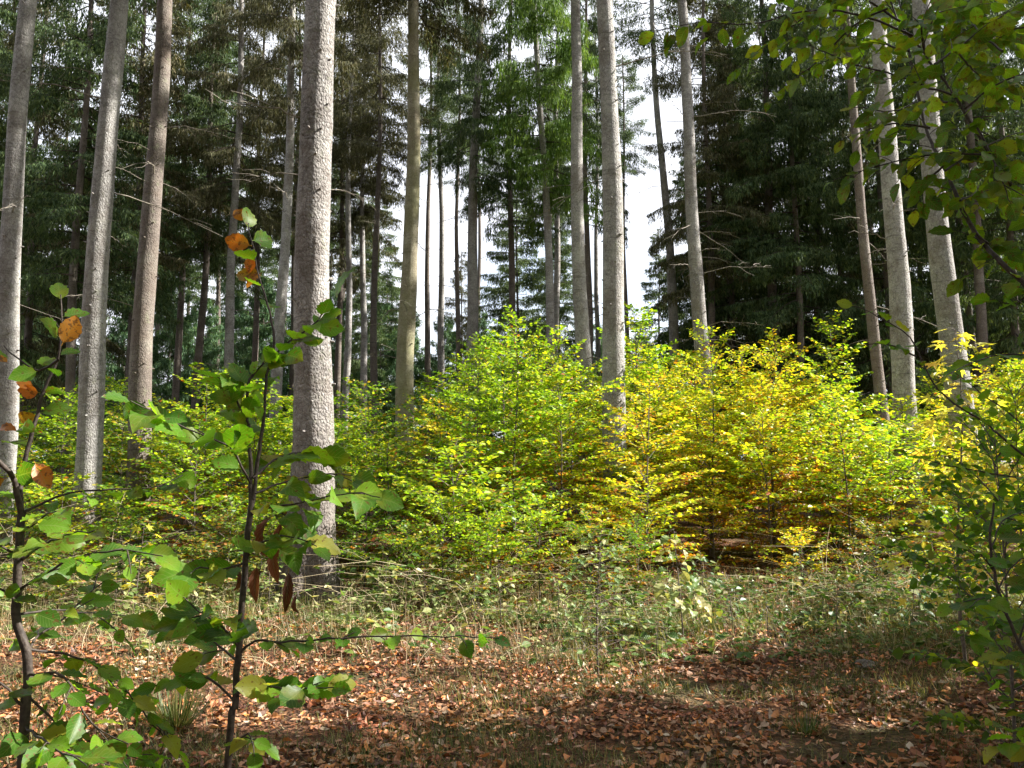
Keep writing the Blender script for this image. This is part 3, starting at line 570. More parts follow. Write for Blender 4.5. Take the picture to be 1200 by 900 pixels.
for D0, rname, sp, ycap in ROWS:
    x = -(660/F_PX)*D0
    while x < (665/F_PX)*D0:
        D = D0+rnd.uniform(-.45, .45); px = 600+x/D*F_PX; yt = np.interp(px, [a for a, b in PROF], [b for a, b in PROF])
        if ycap: yt = max(yt+rnd.uniform(0, 12), ycap+rnd.choice([-55, -20, 0, 25, 60, 75]))
        else: yt += rnd.choice([2, 8, 20, 45, 60])
        H = 1.6+(540-yt)*D/F_PX
        near = min(abs(x-(366-600)/F_PX*9.6), 9)
        skip = (D < 11.7 and (abs(px-372) < 52)) or (D < 12.6 and abs(px-105) < 22 and H > 1.8) or (D0 > 14 and abs(px-167) < 12)
        if D < 13.9 and (62 < px < 152): H = min(H, 1.6+(540-562)*D/F_PX)
        if D < 12 and px < 60: H = min(H, 1.45)
        if D < 14 and (702 < px < 738): H = min(H, 1.6+(540-490)*D/F_PX)
        if rname == 'front row' and (430 < px < 490 or 790 < px < 860 or 1030 < px < 1075): skip = True
        if not skip and H > .5:
            mats, cname = zone(px, D)
            if rname == 'back':
                zc = 'left of the thick scaly trunk' if px < 366 else 'between the scaly and the stout middle trunk' if px < 720 else 'right of the stout middle trunk'
                lb = f"beech sapling in the back of the thicket, {zc}"
            else:
                i = min(range(len(ANCH)), key=lambda k: abs(ANCH[k][0]-px)); dx = px-ANCH[i][0]
                rel = 'before' if abs(dx) < 9 else 'right of' if dx > 0 else 'left of'
                lb = f"{cname} beech in thicket's {rname} {rel} {ANCH[i][1]}"
                if lb in used: lb = lb.replace(f"{cname} beech", f"{cname} taller beech" if H > used[lb] else f"{cname} shorter beech")
                used[lb] = H
            sapling(x, D, H, mats, lb, 'beech saplings of the sunlit thicket')
        x += sp*rnd.uniform(.8, 1.2)
# tips that rise out of the thicket
for px, yt, D, m, lb in [(601, 372, 12.3, 'l_yg', "tallest yellow-green beech forming the thicket's peak under the curtain-boughed spruce"), (655, 392, 12.6, 'l_yg', "beech just right of the thicket's peak, reaching nearly as high"),
                         (563, 398, 12.6, 'l_yg', "beech just left of the thicket's peak, a little lower"), (742, 362, 14.8, 'l_yg', "tall beech tip rising against the sky gap beside the stout middle trunk"),
                         (905, 392, 13.5, 'l_yellow', "beech tip with bare pale shoots before the dark stand"), (972, 372, 13.8, 'l_yg', "slender beech tip standing tallest before the dark stand"), (832, 384, 13.8, 'l_yellow', "beech tip rising just right of the long-twigged trunk")]:
    x = (px-600)/F_PX*D; sapling(x, D, 1.6+(540-yt)*D/F_PX, [m, 'l_gold'], lb, 'beech saplings of the sunlit thicket', wide=.85)

# lower saplings that come forward out of the thicket
for px, D, H, m, wd, lb in [(430, 9.7, 1.05, ['l_green', 'l_olive'], .8, "low green beech stepping forward just right of the scaly trunk's foot"), (478, 9.3, .85, ['l_green', 'l_olive'], .9, "smaller green beech beside the one at the scaly trunk's foot"),
        (520, 9.6, 1.15, ['l_yg', 'l_gold'], .8, "knee-high yellow-green beech stepping forward below the olive trunk"), (575, 9.2, .95, ['l_yg', 'l_gold'], .9, "low yellow-green beech in the sunny weeds, left of the slim young tree"),
        (632, 9.4, 1.2, ['l_yg', 'l_gold'], .75, "waist-high yellow-green beech behind the slim young tree, on its left"), (690, 9.5, 1.0, ['l_green', 'l_gold'], .85, "low green beech directly behind the slim young tree"),
        (745, 9.7, .9, ['l_green', 'l_rust'], .8, "low green beech behind the drooping pale-leaved plant"), (310, 9.9, 1.0, ['l_green', 'l_olive'], .85, "low green beech stepping forward left of the scaly trunk's foot"),
        (255, 9.3, .95, ['l_olive', 'l_olive'], .9, "low olive beech behind the slim green beech's stem"), (160, 9.4, 1.0, ['l_green', 'l_olive'], .9, "low green beech in front of the brown third trunk"), (95, 9.0, .7, ['l_yg', 'l_olive'], .9, "low yellowish beech in front of the second big trunk"),
        (35, 9.2, 1.1, ['l_green', 'l_olive'], .85, "low green beech behind the forked young beech"), (935, 9.9, .8, ['l_yellow', 'l_gold'], .9, "low golden beech at the foot of the golden mound"), (1020, 9.6, .9, ['l_olive', 'l_rust'], .9, "low dull olive beech where the golden mound ends"),
        (1110, 8.6, 1.25, ['l_green', 'l_olive'], .8, "green beech under the glowing maple leaves"), (1168, 4.3, 1.75, ['l_green', 'l_olive'], .55, "narrow green beech at the right edge, before the maples"), (1192, 5.6, 2.1, ['l_yg', 'l_olive'], .6, "narrow yellow-green beech at the right edge beside the lower maple")]:
    sapling((px-600)/F_PX*D, D, H, m, lb, 'beech saplings of the sunlit thicket', wide=wd)

# maple behind the right-hand branches
def broad_plant(name, label, cat, x, y, H, n, tmpl, size, mat, spread=.5, low=.35, droop=.4, seed=1, group=None, stemmat='stem'):
    q = np.random.default_rng(seed); root = thing(name, label, cat, (x, y, float(ground_z(x, y))-.02), group=group)
    zs = np.linspace(0, H, 8); S = np.stack([.04*np.sin(zs*2+seed), .04*np.cos(zs*2.3+seed), zs], 1)
    link('stem', mesh('stem', tube(S, np.linspace(.004+.004*H, .002, 8), 6, 0), [M[stemmat]]), root)
    ch = []; P, Dd, N, Sz = [], [], [], []
    for k in range(n):
        t = low+(1-low)*(k+.5)/n; z = t*H; az = k*2.4+q.uniform(-.5, .5); L = spread*(1.15-t)*q.uniform(.5, 1.2)+.04
        o = np.array([np.interp(z, zs, S[:, 0]), np.interp(z, zs, S[:, 1]), z]); d = np.array([cos(az), sin(az), .35]); s = np.linspace(0, L, 5)[:, None]
        pp = o+s*d; pp[:, 2] -= droop*s[:, 0]**2/max(L, .1); ch += tube(pp, np.linspace(.003, .0012, 5), 3, 1)
        for f in ([1.0] if L < .15 else [.5, .75, 1.0]):
            p = pp[int(round(f*4))]; P.append(p); Dd.append(d*[1, 1, 0]+q.normal(0, .5, 3)+[0, 0, -.4*droop]); N.append(np.array([0, -.25, .8])+q.normal(0, .35, 3)); Sz.append(size*q.uniform(.7, 1.2))
    ch.append(scatter(tmpl, P, Dd, N, Sz, 0)); link('crown', mesh('crown', ch, [M[mat], M['stem']]), root); return root
broad_plant('maple_sapling', "maple sapling with big glowing pale yellow leaves before the big leaning trunk", 'sapling', 3.45, 6.3, 2.62, 60, MAPLE, .14, 'l_maple', .66, .26, seed=4)
broad_plant('maple_sapling', "lower maple sapling with pale yellow leaves at the photo's right edge", 'sapling', 4.0, 6.8, 1.9, 40, MAPLE, .13, 'l_maple', .62, .2, seed=9)
broad_plant('maple_sapling', "small maple seedling with yellowish leaves standing left of the scaly trunk", 'sapling', -3.75, 8.3, .98, 16, MAPLE, .12, 'l_maple', .30, .25, seed=11)
broad_plant('willowherb_plant', "leafy plant with drooping pale green leaves before the golden beeches", 'plant', 1.53, 7.6, 1.02, 26, LEAVES_HI[3], .16, 'herb_pale', .22, .35, 1.0, seed=21)
broad_plant('willowherb_plant', "small plant with bright green leaves low beside the slim young tree", 'plant', 1.2, 6.9, .36, 14, LEAVES_HI[1], .09, 'herb', .16, .3, .8, seed=25)
broad_plant('young_rowan', "slim young tree with narrow green leaves standing alone at the litter's edge", 'sapling', .70, 6.45, 1.15, 95, LEAVES_HI[2], .068, 'herb_pale', .5, .15, .35, seed=23)
broad_plant('willowherb_plant', "dry pale-leaved plant beside the base of the scaly trunk", 'plant', -1.35, 8.7, .62, 16, LEAVES_HI[3], .09, 'herb_pale', .2, .3, 1.0, seed=31)
broad_plant('willowherb_plant', "pale green weed in the sun left of the slim young tree", 'plant', -.15, 8.2, .66, 20, LEAVES_HI[1], .075, 'herb_pale', .22, .2, .8, seed=33)

# ------------------------------------------------------------------ forest floor
def patch(x, y, s=1.0, o=0.0):
    return .5+.25*np.sin(x*1.7*s+o+1.3*np.sin(y*1.1*s))+.25*np.sin(y*2.3*s+o*2+1.1*np.sin(x*.9*s))
def litter():
    n = 92000; ch = []
    u = rng.random(n); y = 3.2+9.5*u**1.15; x = rng.uniform(-1, 1, n)*(1.0+y*.68)
    edge = 6.9+.25*np.sin(x*1.3)+.15*np.sin(x*3.1)+np.where(x < .6, 1.9, 0)
    keep = rng.random(n) < np.where(y < edge, np.clip(1.5-1.5*patch(x, y, 2.1, 2), .15, 1)*np.clip(1.6-1.3*patch(x, y, 4.3, 5), .3, 1), .42)
    x, y = x[keep], y[keep]; n = len(x); z = ground_z(x, y)+rng.uniform(.003, .035, n)
    az = rng.uniform(0, 2*pi, n); tilt = rng.normal(0, .28, (n, 3))
    d = np.stack([np.cos(az), np.sin(az), tilt[:, 0]*.7], 1); nr = np.stack([tilt[:, 1], tilt[:, 2], np.ones(n)], 1); nr[rng.random(n) < .3, 2] *= -1
    sz = .022+.05*rng.random(n)**1.3+.018*(rng.random(n) < .12); w = rng.uniform(.6, 1.15, n); k = rng.integers(0, 4, n)
    for i in range(4):
        s = k == i; ch.append(scatter(LITTERS[i], np.stack([x, y, z], 1)[s], d[s], nr[s], sz[s], 0, False, w[s]))
    stuff('fallen_leaves', mesh('fallen_leaves', ch, [M['litter']]), "red-brown fallen beech leaves covering the forest floor", 'fallen leaves')
litter()
def grass():
    n = 240000; y = 3.6+8.0*rng.random(n); x = rng.uniform(-1, 1, n)*(1.2+y*.68)
    edge = 6.75+.25*np.sin(x*1.3)+.15*np.sin(x*3.1); p = patch(x, y, 1.3, .7)
    band = np.clip(1-np.abs(y-(edge+1.3))/2.0, 0, 1)
    pr = np.where(y > edge, (.10+.40*band)*np.clip(p*1.6, .2, 1), np.where(p > .50, .60, .07)); pr = np.where((x < .4) & (y > 6.0) & (y < 8.6), pr*.45+.02, pr)
    s = rng.random(n) < pr; x, y, p = x[s], y[s], p[s]; n = len(x)
    L = np.where(y > 6.7, rng.uniform(.07, .27, n), rng.uniform(.03, .10, n)); az = rng.uniform(0, 2*pi, n); lean = rng.uniform(.3, 2.4, n)
    d = np.stack([np.cos(az)*lean, np.sin(az)*lean, np.ones(n)], 1); nr = -np.stack([np.cos(az), np.sin(az), -lean*.5], 1)
    ch = [scatter(BLADE, np.stack([x, y, ground_z(x, y)], 1), d, nr, L, 0, True, np.full(n, .0045)/L)]
    stuff('grass', mesh('grass', ch, [M['grass']]), "thin olive grass along the edge of the leaf litter and in tufts on it", 'grass')
grass()
def ground_cover():
    ch = []; P, Dd, N, Sz, Mi = [], [], [], [], []
    for k in range(6400):
        y = rnd.uniform(6.7, 11.0); x = rnd.uniform(-1, 1)*(1+y*.68); left = x < .6
        pt = float(patch(x, y, 1.6, 4.1))
        if rnd.random() > .10+1.25*pt: continue
        big_ = float(patch(x, y, .8, 7.7))
        if y < 8.0 and left and rnd.random() < .6: continue
        if y < 7.3 and rnd.random() < .6: continue
        H = rnd.uniform(.05, .30)*(.35+1.1*pt)*(.5+1.3*big_)*(1.25 if y > 8.5 else .8)
        if left and y > 8.4 and rnd.random() < .35: H *= rnd.uniform(1.5, 2.6)
        elif rnd.random() < .06: H *= 2.2
        az = rnd.uniform(0, 6.28); lean = rnd.uniform(.3, 2.2)
        s = np.linspace(0, H, 5); p = np.stack([x+cos(az)*lean*s*s/H, y+sin(az)*lean*s*s/H, ground_z(x, y)+s*(1-.3*min(lean, 1.6)*s/H)], 1)
        ch += tube(p, np.linspace(.0022, .001, 5), 3, 2); pale = 1 if (left and rnd.random() < .55) or rnd.random() < .05 else 0
        big = rnd.random() < .25
        for j in range(rnd.randint(4, 11)):
            i = rnd.randint(1, 4); a2 = rnd.uniform(0, 6.28); P.append(p[i]); Dd.append((cos(a2), sin(a2), rnd.uniform(-.5, .3))); N.append((rnd.gauss(0, .45), rnd.gauss(0, .45), 1)); Sz.append(rnd.uniform(.06, .11) if big else rnd.uniform(.025, .06)); Mi.append(pale)
    ch.append(scatter(LEAF_LO, P, Dd, N, Sz, Mi))
    stuff('undergrowth', mesh('undergrowth', ch, [M['herb'], M['herb_pale'], M['straw']]), "low tangle of bramble and weeds between the litter and the beech thicket", 'undergrowth')
ground_cover()
def stalks():
    ch = []
    for k in range(4200):
        y = rnd.uniform(6.3, 10.4); x = rnd.uniform(-1, 1)*(1+y*.68)
        if x > .6 and rnd.random() < .86: continue
        if rnd.random() > .2+1.1*float(patch(x, y, 1.9, 1.1)): continue
        H = rnd.uniform(.08, .34)*(1.8 if rnd.random() < .08 else 1); az = rnd.uniform(0, 6.28); lean = abs(rnd.gauss(.6, 1.1))
        s = np.linspace(0, H, 6); p = np.stack([x+cos(az)*lean*s**1.6, y+sin(az)*lean*s**1.6, ground_z(x, y)+s/(1+.5*lean*s/H)], 1)
        ch += tube(p, np.linspace(.0030, .0010, 6), 3, 0)
    stuff('dry_grass', mesh('dry_grass', ch, [M['straw']]), "bleached dry stalks standing and leaning in front of the thicket", 'dry grass')
stalks()
def tussock(x, y, n, L, label, seed=1):
    q = np.random.default_rng(seed); root = thing('grass_tussock', label, 'grass tussock', (x, y, float(ground_z(x, y))))
    az = q.uniform(0, 2*pi, n); lean = q.uniform(.2, 3.2, n); r = q.uniform(0, .09, n)
    pos = np.stack([np.cos(az)*r, np.sin(az)*r, np.zeros(n)], 1); d = np.stack([np.cos(az)*lean, np.sin(az)*lean, np.ones(n)], 1); nr = -np.stack([np.cos(az), np.sin(az), -lean*.5], 1)
    LL = q.uniform(.5, 1.1, n)*L
    link('grass_blades', mesh('grass_blades', [scatter(BLADE, pos, d, nr, LL, 0, True, .006/LL)], [M['grass']]), root)
for i, (px, py, Dd, H, n, sz, mt, lb) in enumerate([(860, 735, 7.9, .42, 18, .09, 'herb', "broad green weed among low bramble below the golden beeches"), (905, 745, 7.6, .34, 16, .08, 'herb', "small leafy weed near the pale slanting stick"), (985, 742, 7.7, .46, 18, .10, 'herb', "green weed above the flat pale stone"),
        (1070, 735, 7.8, .45, 22, .09, 'herb', "bushy weed left of the lower right sapling"), (650, 735, 8.1, .55, 22, .08, 'herb_pale', "yellowish weed in the sun left of the slim young tree, nearest it"), (450, 715, 9.2, .6, 20, .10, 'herb_pale', "pale nettle-like plant right of the scaly trunk's foot"), (500, 722, 8.8, .55, 22, .085, 'herb_pale', "pale nettle-like plant halfway between scaly trunk and slim young tree"),
        (560, 728, 8.5, .5, 20, .09, 'herb_pale', "pale leafy weed beside the dead slanted stem"), (220, 735, 8.6, .55, 22, .10, 'herb_pale', "pale leafy weed behind the small maple seedling"), (130, 740, 8.4, .5, 22, .09, 'herb_pale', "pale leafy weed behind the forked young beech"), (310, 725, 8.9, .6, 24, .085, 'herb_pale', "pale leafy weed just left of the scaly trunk's foot"),
        (820, 700, 9.3, .6, 26, .075, 'herb', "dark green bramble sprout under the golden beeches"), (940, 690, 9.6, .6, 30, .07, 'herb', "bramble sprout at the dark gap under the golden beeches"), (1030, 700, 9.3, .6, 26, .08, 'herb', "bramble sprout where the golden beeches end at right")]):
    p = at(px, py, Dd); broad_plant('weed', lb, 'plant', p[0], Dd, H, n, LEAVES_HI[(i*2+1) % 6], sz, mt, .26, .15, .7, seed=60+i)
tussock(-1.98, 4.95, 260, .34, "lush green grass tussock on the leaf litter left of the young beech stem", 3)
tussock(.15, 4.35, 90, .16, "small grass tuft at the bottom middle of the leaf litter", 5)
tussock(1.75, 5.0, 120, .15, "low grass tuft amid red leaves, right of centre", 6)
def stick(p0, p1, r, label, name='fallen_stick', mat='twig_dead', seed=1):
    q = np.random.default_rng(seed); p0, p1 = np.array(p0, float), np.array(p1, float); t = np.linspace(0, 1, 7)[:, None]
    P = (p1-p0)*t+q.normal(0, .006, (7, 3)); P[0] = 0; root = thing(name, label, 'stick', p0)
    link('shaft', mesh('shaft', tube(P, np.linspace(r, r*.6, 7), 6, 0), [M[mat]]), root)
    b = P[4]; link('side_twig', mesh('side_twig', tube([b, b+np.array([.05, .02, .06]), b+np.array([.08, .05, .13])], [r*.5, r*.35, r*.2], 5, 0), [M[mat]]), root)
stick(at(923, 707, 8.9), at(957, 671, 8.9), .011, "pale bare stick slanting up from the weeds below the golden beeches", mat='straw')
stick(at(990, 708, 8.9), at(1016, 694, 8.8), .007, "thin pale stick lying low, right of the longer slanting one", mat='straw', seed=3)
stick(at(395, 545+160, 9.0), at(432, 668, 8.8), .008, "dry forked stick leaning by the foot of the thick scaly trunk", mat='straw', seed=4)
stick(at(640, 640, 9.9), at(667, 682, 9.7), .008, "thin dead stem hanging slanted before the yellow-green beeches", seed=5)
def woodchip(px, py, D, s, label, seed):
    q = np.random.default_rng(seed); import bmesh
    bm = bmesh.new(); bmesh.ops.create_icosphere(bm, subdivisions=3, radius=1)
    for v in bm.verts:
        c = v.co; k = 1+.18*sin(c.x*3+seed)+.12*sin(c.y*5+c.z*4); v.co = (c.x*s*k, c.y*s*.7*k, c.z*s*.35*k)
    me = bpy.data.meshes.new('woodchip'); bm.to_mesh(me); bm.free(); me.materials.append(M['bark']); p = at(px, py, D)
    o = link('woodchip', me, None, (p[0], D, float(ground_z(p[0], D))+s*.15)); o['label'] = label; o['category'] = 'woodchip'
woodchip(1014, 779, 6.45, .10, "flat pale stone on the upper edge of the leaf litter at right", 2)

# ------------------------------------------------------------------ nearby young beeches in the shade
class Fg:
    def __init__(s, name, label, base, cat='sapling', mat='fg_green', seed=1):
        s.base = np.array(base, float); s.root = thing(name, label, cat, s.base); s.q = np.random.default_rng(seed); s.mat = mat; s.k = 1.0
    def line(s, pts, D, dd=0.0):
        """pts in photo pixels; D may change linearly to D+dd along the line"""
        n = len(pts); return [at(p[0], p[1], D+dd*i/(n-1)+(p[2] if len(p) > 2 else 0)) for i, p in enumerate(pts)]
    def wood(s, name, P, r0, r1, n=8, parent=None):
        P = smooth_line(P, .03); q = s.q
        P = P+np.vstack([np.zeros(3), q.normal(0, .0012, (len(P)-1, 3))])
        return link(name, mesh(name, tube(P-s.base, np.linspace(r0, r1, len(P)), n, 0), [M['fgstem']]), parent or s.root), P
    def foliage(s, P, br, size, step=.045, t0=.15, mat=None, twigs=0.0, face=.55, droop=.35, cut=0.0, name='foliage'):
        q = s.q; pos, dr, nr, sz = [], [], [], []; ch = []
        def along(P, t0):
            L = np.r_[0, np.cumsum(np.linalg.norm(np.diff(P, axis=0), axis=1))]; a = t0*L[-1]; k = int(q.integers(0, 2)); st_ = step*.8
            while a <= L[-1]+.001:
                p = np.array([np.interp(a, L, P[:, c]) for c in range(3)]); i = min(np.searchsorted(L, a), len(P)-1); T = nrmz(P[i]-P[i-1] if i else P[1]-P[0])
                sd = np.cross(T, [0, 0, 1.]); sd = nrmz(sd) if np.linalg.norm(sd) > .25 else nrmz(np.array([q.normal(), q.normal(), 0])); sd = sd*(1 if k % 2 else -1)
                last = a+step*.8 > L[-1]
                if q.random() > cut or last:
                    d = (T*.9 if last else T*q.uniform(.25, .8)+sd*q.uniform(.7, 1.1))+np.array([0, 0, -droop*q.uniform(.1, 1.3)])
                    d = nrmz(d); toc = nrmz(np.array([0, 0, EYE])-p)
                    pos.append(p); dr.append(d); fz = face*np.clip(.25+(p[2]-.75)/.8, .12, 1); nr.append(np.array([0, 0, .75])+fz*toc*q.uniform(.0, 1.9)+q.normal(0, .40, 3)); sz.append(size*s.k*q.uniform(.6, 1.15))
                a += st_*q.uniform(.7, 1.35); k += 1
        along(P, t0)
        if twigs > 0:
            L = np.linalg.norm(np.diff(P, axis=0), axis=1).sum(); n = max(1, int(L/.085))
            for k in range(n):
                i = int((t0+(1-t0)*(k+.5)/n)*(len(P)-2)); T = nrmz(P[i+1]-P[i]); sd = np.cross(T, [0, 0, 1.]); sd = nrmz(sd)*(1 if k % 2 else -1)
                dd = nrmz(T*.7+sd*.6+np.array([0, 0, q.uniform(-.6, .35)])+q.normal(0, .15, 3)); ln = twigs*q.uniform(.5, 1.25)
                u = np.linspace(0, 1, 5)[:, None]; tp = P[i]+dd*u*ln; tp[:, 2] -= .15*ln*u[:, 0]**2
                ch.extend(tube(tp-s.base, np.linspace(.0016, .0008, 5), 4, 1)); along(tp, .3)
        pos = np.array(pos); k = q.integers(0, len(LEAVES_HI), len(pos)); dr = np.array(dr); nr = np.array(nr); sz = np.array(sz)
        for i in range(len(LEAVES_HI)):
            m = k == i; ch.append(scatter(LEAVES_HI[i], pos[m]-s.base, dr[m], nr[m], sz[m], 0, True))
        link(name, mesh(name, ch, [M[mat or s.mat], M['fgstem']]), br)
    def branch(s, pts, D, dd=0.0, r=.0028, size=.07, **kw):
        b, P = s.wood('branch', s.line(pts, D, dd), r, .0010, 6); s.foliage(P, b, size, **kw); return b
    def leaves(s, lst, mat, tmpls=None, name='foliage', parent=None):
        """explicit leaves: (px, py, D, angle on the picture in degrees from up, clockwise; length m; facing)"""
        q = s.q; ch = []
        for (px, py, D, ang, L, fc) in lst:
            p = at(px, py, D); d = np.array([sin(R(ang)), q.uniform(-.3, .3), cos(R(ang))]); toc = nrmz(np.array([0, 0, EYE])-p)
            T = tmpls or LEAVES_HI; n = np.array([0, 0, 1.-fc])+toc*fc+q.normal(0, .2, 3)
            ch.append(scatter(T[int(q.integers(0, len(T)))], [p-s.base], [d], [n], [L], 0, True))
        link(name, mesh(name, ch, [M[mat], M['fgstem']]), parent or s.root)

def gbase(px, py, D):
    p = at(px, py, D); return (p[0], p[1], float(ground_z(p[0], p[1])))
# --- slim green beech before the thick trunk
D = 1.75
f = Fg('beech_sapling', "slim young beech with large fresh green leaves before the thick scaly trunk", gbase(262, 900, D), seed=5); f.k = 1.06
st, P = f.wood('stem', [f.base]+f.line([(268, 900), (275, 820), (281, 740), (287, 660), (292, 610), (296, 585)], D), .0095, .0062, 10)
a, P = f.wood('branch', f.line([(294, 592), (294, 540), (289, 490), (293, 445), (310, 425), (333, 405), (352, 392), (372, 375), (388, 350)], D, .05), .0052, .0012)
f.foliage(P, a, .082, step=0.024, t0=.30, face=1.0, droop=.15, twigs=.05)
a, P = f.wood('branch', f.line([(297, 585), (302, 540), (309, 490), (313, 440), (322, 400), (313, 355), (303, 325), (296, 290), (291, 262)], D, .10), .0048, .0010)
f.foliage(P, a, .07, step=0.050, t0=.10, face=.7, droop=.2, cut=.5)
f.leaves([(290, 258, 1.85, -50, .05, .9), (295, 288, 1.85, -75, .07, .8), (296, 298, 1.84, 190, .045, .8), (306, 322, 1.84, -85, .07, .8), (305, 318, 1.84, -135, .05, .7)], 'fg_orange', parent=a)
for pts, dd, kw in [
    ([(293, 566), (283, 547), (267, 523), (217, 502), (180, 483), (153, 470)], -.18, dict(size=.085, step=0.036)),
    ([(293, 500), (270, 455), (250, 440)], -.05, dict(size=.07, step=0.024)),
    ([(299, 578), (332, 566), (388, 555), (420, 560)], .12, dict(size=.075, step=0.033)),
    ([(291, 604), (319, 594), (358, 588), (412, 577), (445, 583)], -.12, dict(size=.08, step=0.036)),
    ([(296, 560), (330, 535), (372, 530), (392, 528)], .2, dict(size=.08, step=0.030)),
    ([(288, 650), (310, 635), (340, 628), (372, 640)], -.1, dict(size=.08, step=0.026)),
    ([(287, 660), (260, 668), (235, 665), (222, 672)], -.15, dict(size=.075, step=0.033)),
    ([(280, 767), (300, 752), (330, 752), (400, 748), (480, 745), (585, 748)], -.1, dict(size=.050, step=0.05)),
    ([(275, 815), (300, 802), (340, 808), (392, 806)], -.2, dict(size=.065, step=0.024)),
    ([(278, 775), (255, 755), (225, 740), (190, 735)], .1, dict(size=.07, step=0.024)),
    ([(279, 758), (262, 735), (240, 722), (215, 700)], -.2, dict(size=.075, step=0.024)),
    ([(273, 820), (240, 793), (190, 800), (155, 818)], .15, dict(size=.06, step=0.030)),
    ([(270, 880), (290, 860), (300, 885)], -.1, dict(size=.05, step=0.033)),
    ]:
    f.branch(pts, D, dd, **{**dict(face=.9, droop=.22, twigs=.045), **kw})
f.leaves([(312, 600, 1.8, 185, .09, .6), (300, 660, 1.8, 178, .085, .6), (318, 640, 1.82, 170, .085, .7), (340, 665, 1.82, 182, .10, .7), (345, 695, 1.82, 175, .05, .6), (330, 610, 1.84, 195, .07, .6), (282, 665, 1.82, 190, .06, .5), (300, 620, 1.85, 160, .08, .7), (322, 618, 1.86, 178, .09, .4)], 'fg_dead', DEADLEAF, name='withered_foliage', parent=st)
# --- forked beech at the left edge
D = 1.55
f = Fg('beech_sapling', "dark forked young beech at the left edge with some orange leaves", gbase(24, 900, D), seed=8)
st, P = f.wood('stem', [f.base]+f.line([(26, 900), (32, 800), (30, 760), (18, 720), (21, 680), (25, 600)], D), .012, .0075, 10)
a, P = f.wood('branch', f.line([(25, 602), (16, 565), (5, 545), (-18, 525), (-40, 500)], D, -.1), .006, .003); f.foliage(P, a, .07, step=0.048)
a, P = f.wood('branch', f.line([(24, 605), (27, 545), (40, 500), (52, 455), (68, 422), (72, 372), (70, 345)], D, .1), .0055, .0012)
f.foliage(P, a, .062, step=0.048, t0=.3, face=.9, mat='fg_spot')
f.leaves([(72, 405, 1.6, 15, .07, .8), (40, 455, 1.6, -65, .035, .6), (48, 460, 1.6, -85, .045, .8), (45, 490, 1.6, -88, .05, .6), (10, 425, 1.6, -60, .03, .6), (40, 540, 1.5, 150, .06, .6), (8, 560, 1.5, -120, .05, .6), (20, 500, 1.58, -95, .05, .5)], 'fg_orange', parent=a)
for pts, dd, kw in [
    ([(68, 422), (45, 435), (20, 420), (5, 405)], .05, dict(size=.05, step=0.040)),
    ([(28, 600), (83, 577), (150, 573), (187, 570), (213, 557)], .15, dict(size=.06, step=0.040)),
    ([(24, 690), (60, 668), (100, 650), (150, 645), (190, 652)], -.1, dict(size=.06, step=0.038, twigs=.08)),
    ([(20, 720), (60, 715), (110, 718), (160, 722)], .2, dict(size=.06, step=0.036, twigs=.08)),
    ([(30, 770), (45, 745), (75, 725), (110, 690), (140, 668)], .25, dict(size=.06, step=0.038, twigs=.08)),
    ([(31, 790), (75, 793), (108, 848), (150, 872)], -.1, dict(size=.06, step=0.038, twigs=.09)),
    ([(30, 810), (70, 850), (120, 880), (190, 885)], .1, dict(size=.062, step=0.036, twigs=.09)),
    ([(31, 830), (0, 800), (-40, 790)], -.1, dict(size=.063, step=0.032)),
    ([(30, 850), (55, 870), (100, 895)], -.2, dict(size=.063, step=0.036, twigs=.1)),
    ([(22, 650), (0, 640), (-30, 625)], -.1, dict(size=.06, step=0.032)),
    ([(24, 625), (50, 605), (65, 600)], -.1, dict(size=.06, step=0.030)),
    ([(20, 705), (0, 690), (-30, 680)], -.15, dict(size=.06, step=0.030)),
    ([(28, 760), (90, 770), (140, 800), (180, 850), (215, 890)], .3, dict(size=.06, step=0.036, twigs=.1)),
    ([(25, 655), (48, 640), (75, 628), (112, 622)], -.2, dict(size=.06, step=0.030, mat='fg_spot')),
    ]:
    f.branch(pts, D, dd, **{**dict(face=.5, droop=.35), **kw})
# --- beech whose limbs hang in from the upper right
TB = np.array([2.35, 2.5, 0.0]); TB[2] = float(ground_z(TB[0], TB[1]))
f = Fg('beech_tree', "beech reaching in from the upper right with dark limbs and spotted hanging leaves", TB, 'tree', 'fg_spot', 12)
st, P = f.wood('trunk', [TB, TB+[.03, .05, 1.2], TB+[-.03, .1, 2.4], TB+[.05, .1, 3.6], TB+[.1, 0, 5.0]], .055, .025, 14)
Q = lambda z: np.array([np.interp(z, P[:, 2], P[:, c]) for c in range(3)])
D = 2.2
def limb(z0, pts, dd, r, size=.066, **kw):
    b, PP = f.wood('limb', [Q(z0)]+f.line(pts, D, dd), r, .0022, 9)
    if size: f.foliage(PP, b, size, **{**dict(step=.05, t0=.35, face=.7, droop=.8), **kw})
    return b, PP
limb(1.2, [(1215, 262), (1160, 180), (1120, 115), (1085, 65), (1050, 20), (1035, -30)], .1, .010, twigs=.12)
limb(1.3, [(1225, 360), (1145, 275), (1108, 200), (1085, 150), (1065, 60), (1050, -20)], .5, .012, twigs=.1)
